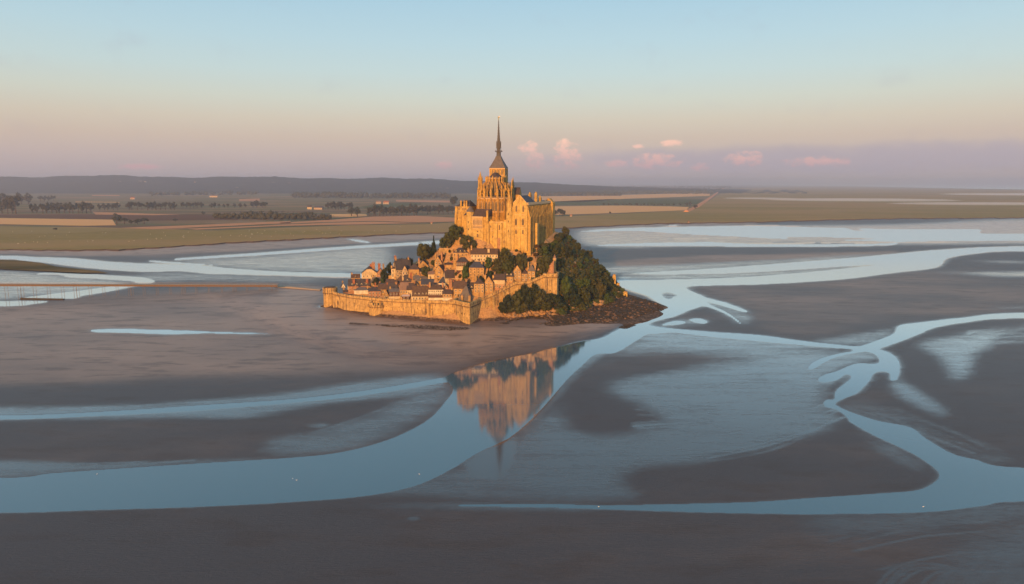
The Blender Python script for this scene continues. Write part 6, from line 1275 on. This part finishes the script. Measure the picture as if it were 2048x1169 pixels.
# ================================================================== trees and hedges of the mainland
FAR_ME = FARC
def far_tree(u, vb, h, label, group, w=1.0, name='tree'):
    q = G(u, vb, 1.4); s_ = (q.y * cp + (CAMH - q.z) * sp) / F; H = h * s_; r = H * .5 * w
    t_ = thing(name, label, 'tree' if name == 'tree' else 'bush', q, rnd.uniform(0, 6.28), group); hs = H * .42
    me = FAR_ME[rnd.randrange(4)]; zc = H - hs * .98
    put('crown', me, t_, (0, 0, zc), (r, r, hs))
    if h > 6: put('trunk', TRUNK, t_, (0, 0, zc), (r * .7, r * .7, zc / 1.5))
def row(u0, u1, vb, h, n, label, group, w=1.0, v2=None, jit=.25, name='tree'):
    for i in range(n):
        s_ = (i + .5) / n; u = u0 + (u1 - u0) * s_ + rnd.uniform(-jit, jit) * (u1 - u0) / n; v_ = vb + ((v2 or vb) - vb) * s_ + rnd.uniform(-.3, .3)
        far_tree(u, v_, h * rnd.uniform(.82, 1.12), label, group, w * rnd.uniform(.85, 1.2), name)
row(62, 188, 427, 22, 14, 'tree in the long dark row behind the wheat field at left', 'row behind the wheat field', .72)
row(196, 239, 421, 16, 5, 'tree in the short row right of the long dark row', 'short row right of the long dark row', .8)
row(252, 354, 420.5, 16, 11, 'tree in the middle row left of the causeway fields', 'middle row of trees', .85)
row(362, 407, 416, 12, 6, 'tree in the compact clump right of the middle row', 'compact clump', .9)
row(416, 494, 416.5, 10, 8, 'small tree in the widely spaced line across the fields', 'widely spaced line', .8, jit=.4)
row(500, 537, 416, 14, 4, 'tree in the rounded group ending the spaced line', 'rounded group', 1.0)
row(-40, 38, 428, 36, 8, 'tall tree in the dark stand at the left edge of the picture', 'dark stand at the left edge', .6)
row(-40, 62, 409, 22, 9, 'tree in the belt behind the dark stand at the left edge', 'belt behind the dark stand', .7)
row(77, 110, 403, 12, 4, 'tree in the small block beyond the left belt', 'small block beyond the left belt', .9)
for u, v_, h, w, lab in [(234, 449, 22, .9, 'tallest bush of the clump at the right end of the wheat field'), (249, 449, 14, 1.2, 'second bush of the clump beside the wheat field'), (262, 449, 9, 1.3, 'lowest bush in the middle of the clump by the wheat field'), (275, 449, 11, 1.3, 'fourth bush of the clump by the wheat field'), (289, 448.5, 13, 1.4, 'round bush closing the clump at its right end'), (351, 444, 7, 1.5, 'lone round bush right of the wheat field clump'), (111, 461, 5, 2.2, 'low dark bush on the salt meadow at left'), (407, 430, 7, 1.2, 'single bush on the ploughed strip left of the hedge')]: far_tree(u, v_, h, lab, 'bushes near the wheat field', w, 'bush')
def merged(name, items, seed):                        # crowns too far off to be told apart, joined into one mesh
    g = np.random.RandomState(seed); V, Fc = [], []; b0 = 0
    for (u, vb, h, w) in items:
        q = G(u, vb, 1.3); s_ = (q.y * cp + (CAMH - q.z) * sp) / F; H = h * s_
        for k in range(7):
            r = H * .30 * g.uniform(.7, 1.2); c = np.array([q.x + g.normal(0, .22) * H * w, q.y + g.normal(0, .22) * H, q.z + H * g.uniform(.25, .78)]); a = IV1 * r * (1 + g.normal(0, .16, (len(IV1), 1))) + c; V.append(a); Fc.append(IF1 + b0); b0 += len(a)
        for k in range(60):
            p = np.array([q.x + g.normal(0, .38) * H * w, q.y + g.normal(0, .3) * H, q.z + H * g.uniform(.12, 1.0)]); a = p + g.normal(0, .07 * H, (3, 3)); V.append(a); Fc.append(np.array([[0, 1, 2]]) + b0); b0 += 3
    return link(name, npmesh(name, np.concatenate(V), np.concatenate(Fc), 'leaf_far'))
hd = merged('hedge', [(434 + i * 5.1 + rnd.uniform(-2, 2), 438 + i * .055, rnd.uniform(8, 13) + (5 if 12 < i < 38 else 0) * rnd.random(), 1.2) for i in range(45)], 5)
tag(hd, 'long thick dark hedge of bushes and trees crossing the left fields', 'hedge')
it = [(304 + i * 10.8 + rnd.uniform(-5, 5), 392 - i * .1, rnd.uniform(5, 9), 1.6) for i in range(20)] + [(588 + i * 6.0 + rnd.uniform(-2, 2), 396 + i * .05, rnd.uniform(10, 12.5), .9) for i in range(25)] + [(744 + i * 6 + rnd.uniform(-1, 1), 397.5, rnd.uniform(9, 11), .9) for i in range(8)] + [(791 + i * 5.6 + rnd.uniform(-1, 1), 397.5, rnd.uniform(10, 12), .9) for i in range(20)]
tag(merged('far_treelines', it, 6), kind='stuff')
row(653, 706, 419.5, 15, 8, 'pale tree in the copse beside the red-roofed farm', 'copse beside the farm', .85)
far_tree(703, 432.5, 18, 'left tree of the pair standing alone on the stubble', 'pair on the stubble', .95); far_tree(715, 433.5, 20, 'right tree of the pair standing alone on the stubble', 'pair on the stubble', .85)
row(736, 790, 432, 22, 8, 'tree in the dense block left of the abbey, first block', 'tree blocks left of the abbey', .72)
row(794, 838, 431.5, 22, 6, 'tree in the dense block left of the abbey, second block', 'tree blocks left of the abbey', .76)
row(842, 925, 429, 18, 10, 'tree in the thinner row just left of the abbey', 'tree blocks left of the abbey', .8)
row(840, 905, 423, 12, 8, 'tree in the line behind the thinner row left of the abbey', 'tree blocks left of the abbey', 1)
far_tree(908, 421, 30, 'tall dark tree just left of the abbey', 'tree blocks left of the abbey', .65)
row(1108, 1128, 433, 15, 3, 'tree in the little group right behind the hall buttresses', 'group behind the hall', .9)
row(1206, 1366, 412.5, 5.5, 26, 'small tree in the dotted line across the orange fields', 'dotted line across the orange fields', .8, jit=.45)
far_tree(1373, 413, 9, 'larger of two trees at the right end of the dotted line', 'dotted line across the orange fields', .8); far_tree(1380, 413, 9.5, 'last tree of the dotted line beside the dyke', 'dotted line across the orange fields', .8)
far_tree(1391, 417.5, 8, 'dark bush on the near end of the dyke', 'bushes near the dyke', 1.4, 'bush'); far_tree(1220, 428.5, 5, 'lone dot of a bush on the orange field edge', 'bushes near the dyke', 1, 'bush')
row(1418, 1450, 387, 5, 5, 'bush growing along the far part of the dyke', 'bushes near the dyke', 1.2, 378, name='bush')
# far woods that read as one mass
def wood_belt(u0, u1, vb, h, n, seed, dv=3):
    g = random.Random(seed)
    def fn(gg):
        q = G(gg.uniform(u0, u1), vb + gg.uniform(-dv, dv) * .4, 1); return q.x, q.y, h * q.y / F * gg.uniform(.2, .45)
    s0 = G((u0 + u1) / 2, vb, 1).y / F
    scatter('far_woods', n, fn, 'leaf_far', h * s0 * .3, h * s0 * .55, 1.0, seed)
wood_belt(1080, 1240, 391, 8, 420, 31); wood_belt(1200, 1425, 387, 7, 420, 32); wood_belt(1060, 1420, 381, 5, 400, 33); wood_belt(700, 960, 384, 5, 350, 34); wood_belt(-100, 700, 385, 4, 500, 35); wood_belt(1150, 1460, 376, 4, 300, 36)
flat('farm_wall', (.42, .33, .25), .9)
# farms and hillside houses
def farm(label, u, vb, w, h, r, Y=None, wall='farm_wall', rm='red_brick', wing=True):
    q = G(u, vb, 1.2) if Y is None else P(u, vb, Y); s_ = (q.y * cp + (CAMH - q.z) * sp) / F; w *= s_; h *= s_; r *= s_
    t_ = thing('farmhouse', label, 'farmhouse', q, R(rnd.uniform(-15, 15)), 'scattered farmhouses'); d_ = w * .55; hw = w / 2
    mb = MB(); pr = [(0, -2), (d_, -2), (d_, h), (d_ / 2, h + r), (0, h)]; mb.hull([(-hw, y, z) for y, z in pr], [(hw, y, z) for y, z in pr]); mb.obj('wall', wall, t_)
    mb = MB()
    for ya, yb in ((-.5, d_ / 2), (d_ + .5, d_ / 2)): mb.hull([(-hw - .4, ya, h - .1), (hw + .4, ya, h - .1), (hw + .4, yb, h + r + .05), (-hw - .4, yb, h + r + .05)], [(-hw - .4, ya, h + .3), (hw + .4, ya, h + .3), (hw + .4, yb, h + r + .5), (-hw - .4, yb, h + r + .5)])
    mb.obj('roof', rm, t_)
    for i in range(3): put('window', WIN_W, t_, ((i - 1) * w * .28, 0, h * .3), (w * .1, 1, h * .42))
for a in [('farm with bright wall below the left hills', 330, 390.5, 10, 2.6, 2, None, 'farm_wall'), ('farm half hidden left of the bright-walled farm', 265, 399, 9, 2.2, 2, None, 'farm_wall'), ('long low farm beside the broken tree line', 427, 395, 16, 2.2, 2, None, 'cream_plaster', 'tan_tile'),
          ('farmhouse with pale gable left of the pale copse', 619, 419, 9, 4, 4, None, 'cream_plaster', 'slate'), ('barn between the pale gable farmhouse and the copse', 636, 419.5, 18, 3.5, 3, None, 'farm_wall', 'slate'), ('red-roofed farm buildings above the dense tree block', 772, 409, 12, 3.5, 3, None, 'farm_wall', 'red_brick'), ('pink barn left of the red-roofed farm buildings', 757, 408, 10, 3, 2.5, None, 'farm_wall', 'tan_tile'),
          ('far pink farm under the middle hills', 688, 385, 9, 2, 2, None, 'farm_wall'), ('tiny white farm right of the abbey fields', 1142, 433.5, 4, 2, 1.5, None, 'farm_wall'), ('white hut on the meadow behind the wall of water', 1377, 446, 2.5, 1.5, 1, None, 'farm_wall'), ('white hut on the meadow left of the abbey', 863, 448.5, 3, 2, 1.5, None, 'farm_wall')]: farm(*a)
HL = ['white house high on the wooded hills at far left', 'second pale house of the hillside hamlet, left', 'third pale house of the hillside hamlet, left', 'pale house at the right end of the hillside hamlet', 'low white house near the foot of the hills', 'pale hillside house left of the bright one', 'small hillside house just left of the bright one', 'brightest white house on the wooded hills', 'cream house low on the hills toward the abbey', 'tiny pale house on the hills by the abbey']
for lab, (x, y) in zip(HL, [(700, 72), (820, 68), (850, 72), (1140, 75), (1385, 107), (1600, 78), (1690, 80), (1810, 78), (2580, 108), (2620, 110)]):
    u = x / 2.9257; v_ = 340 + y / 2.9257; Y = 7400
    while Y < 9600 and P(u, v_, Y).z > hillz(u, Y): Y += 25
    farm(lab, u, v_ + .6, rnd.uniform(3.5, 5.5), 1.5, 1.2, Y, 'farm_wall', 'slate')
# ================================================================== small life
gm = MB(); gm.lathe(0, 0, [(.02, 0), (.14, .08), (.16, .16), (.1, .26), (.02, .3)], 8); gm.v = [(x * 1.0, (z - .15) * 2.6, y * .8 + .12) for x, y, z in gm.v]; gm.tube(0, -.32, .09, .07, .22, .40, 7); gm.bar((0, -.42, .33), (0, -.55, .31), .05); gull = gm.mesh('gull', 'gull_white')
for lab, u, v_ in [('white gull floating in the wide channel, left of a close pair', 585.5, 958), ('white gull of the close pair in the wide channel, right one', 593, 961), ('white gull alone on the left part of the channel', 194, 949), ('white gull resting on the thin lower stream', 1197, 1014), ('white gull near the right bank of the wide channel', 839, 949), ('white gull on the broad lower right channel', 1846, 1014)]:
    tag(link('gull', gull, None, G(u, v_, LOW), rnd.uniform(0, 6), (.65, .65, .65)), lab, 'gull', 'gulls on the water')
sm_ = MB(); sm_.hull([(-.45, -.22, .45), (.45, -.22, .45), (.45, .22, .45), (-.45, .22, .45)], [(-.42, -.26, .95), (.42, -.26, .95), (.42, .26, .95), (-.42, .26, .95)]); sm_.box(.45, .75, -.13, .13, .75, 1.05)
for sx in (-.32, .32):
    for sy in (-.15, .15): sm_.box(sx - .05, sx + .05, sy - .05, sy + .05, 0, .45)
sheep = sm_.mesh('sheep', 'wool'); sr = random.Random(77)
for i in range(70):
    u = sr.uniform(20, 640) if i < 55 else sr.uniform(640, 880); lo = np.interp(u, [0, 300, 560, 880], [462, 466, 460, 452]); hi = np.interp(u, [0, 300, 560, 880], [490, 484, 474, 462]); q = G(u, sr.uniform(lo, hi), 1.3)
    tag(link('sheep', sheep, None, q, sr.uniform(0, 6.28), (1.15, 1.15, 1.15)), 'pale sheep grazing on the salt meadow left of the mount', 'sheep', 'sheep grazing on the salt meadow')
# ================================================================== air
def volume(name, dens, col, aniso):
    m = bpy.data.materials.new(name); m.use_nodes = True; MATS[name] = m; nt = m.node_tree; nt.nodes.clear(); o = nt.nodes.new('ShaderNodeOutputMaterial'); v_ = nt.nodes.new('ShaderNodeVolumePrincipled')
    v_.inputs['Density'].default_value = dens; v_.inputs['Color'].default_value = (*col, 1); v_.inputs['Anisotropy'].default_value = aniso; nt.links.new(v_.outputs[0], o.inputs['Volume']); return m
volume('haze_air', HAZE, (.80, .83, .98), .35)
mb = MB(); mb.box(-26000, 26000, -2000, 27000, -5.5, 250); hz = tag(mb.obj('haze', 'haze_air'), kind='stuff')
volume('mist_air', .0045, (.97, .96, .97), .2)
for nm, u, v_, wx, wy, wz in [('ground_mist', 1720, 401, 620, 420, 6), ('ground_mist', 1990, 409, 560, 240, 6), ('ground_mist', 1520, 398, 260, 260, 4), ('ground_mist', 2100, 390, 1000, 700, 7)]:
    q = G(u, v_, 2); V = IV2 * [wx, wy, wz] + [q.x, q.y, 5]; V[:, 2] = np.maximum(V[:, 2], 1.6); tag(link(nm, npmesh(nm, V, IF2, 'mist_air')), kind='stuff')
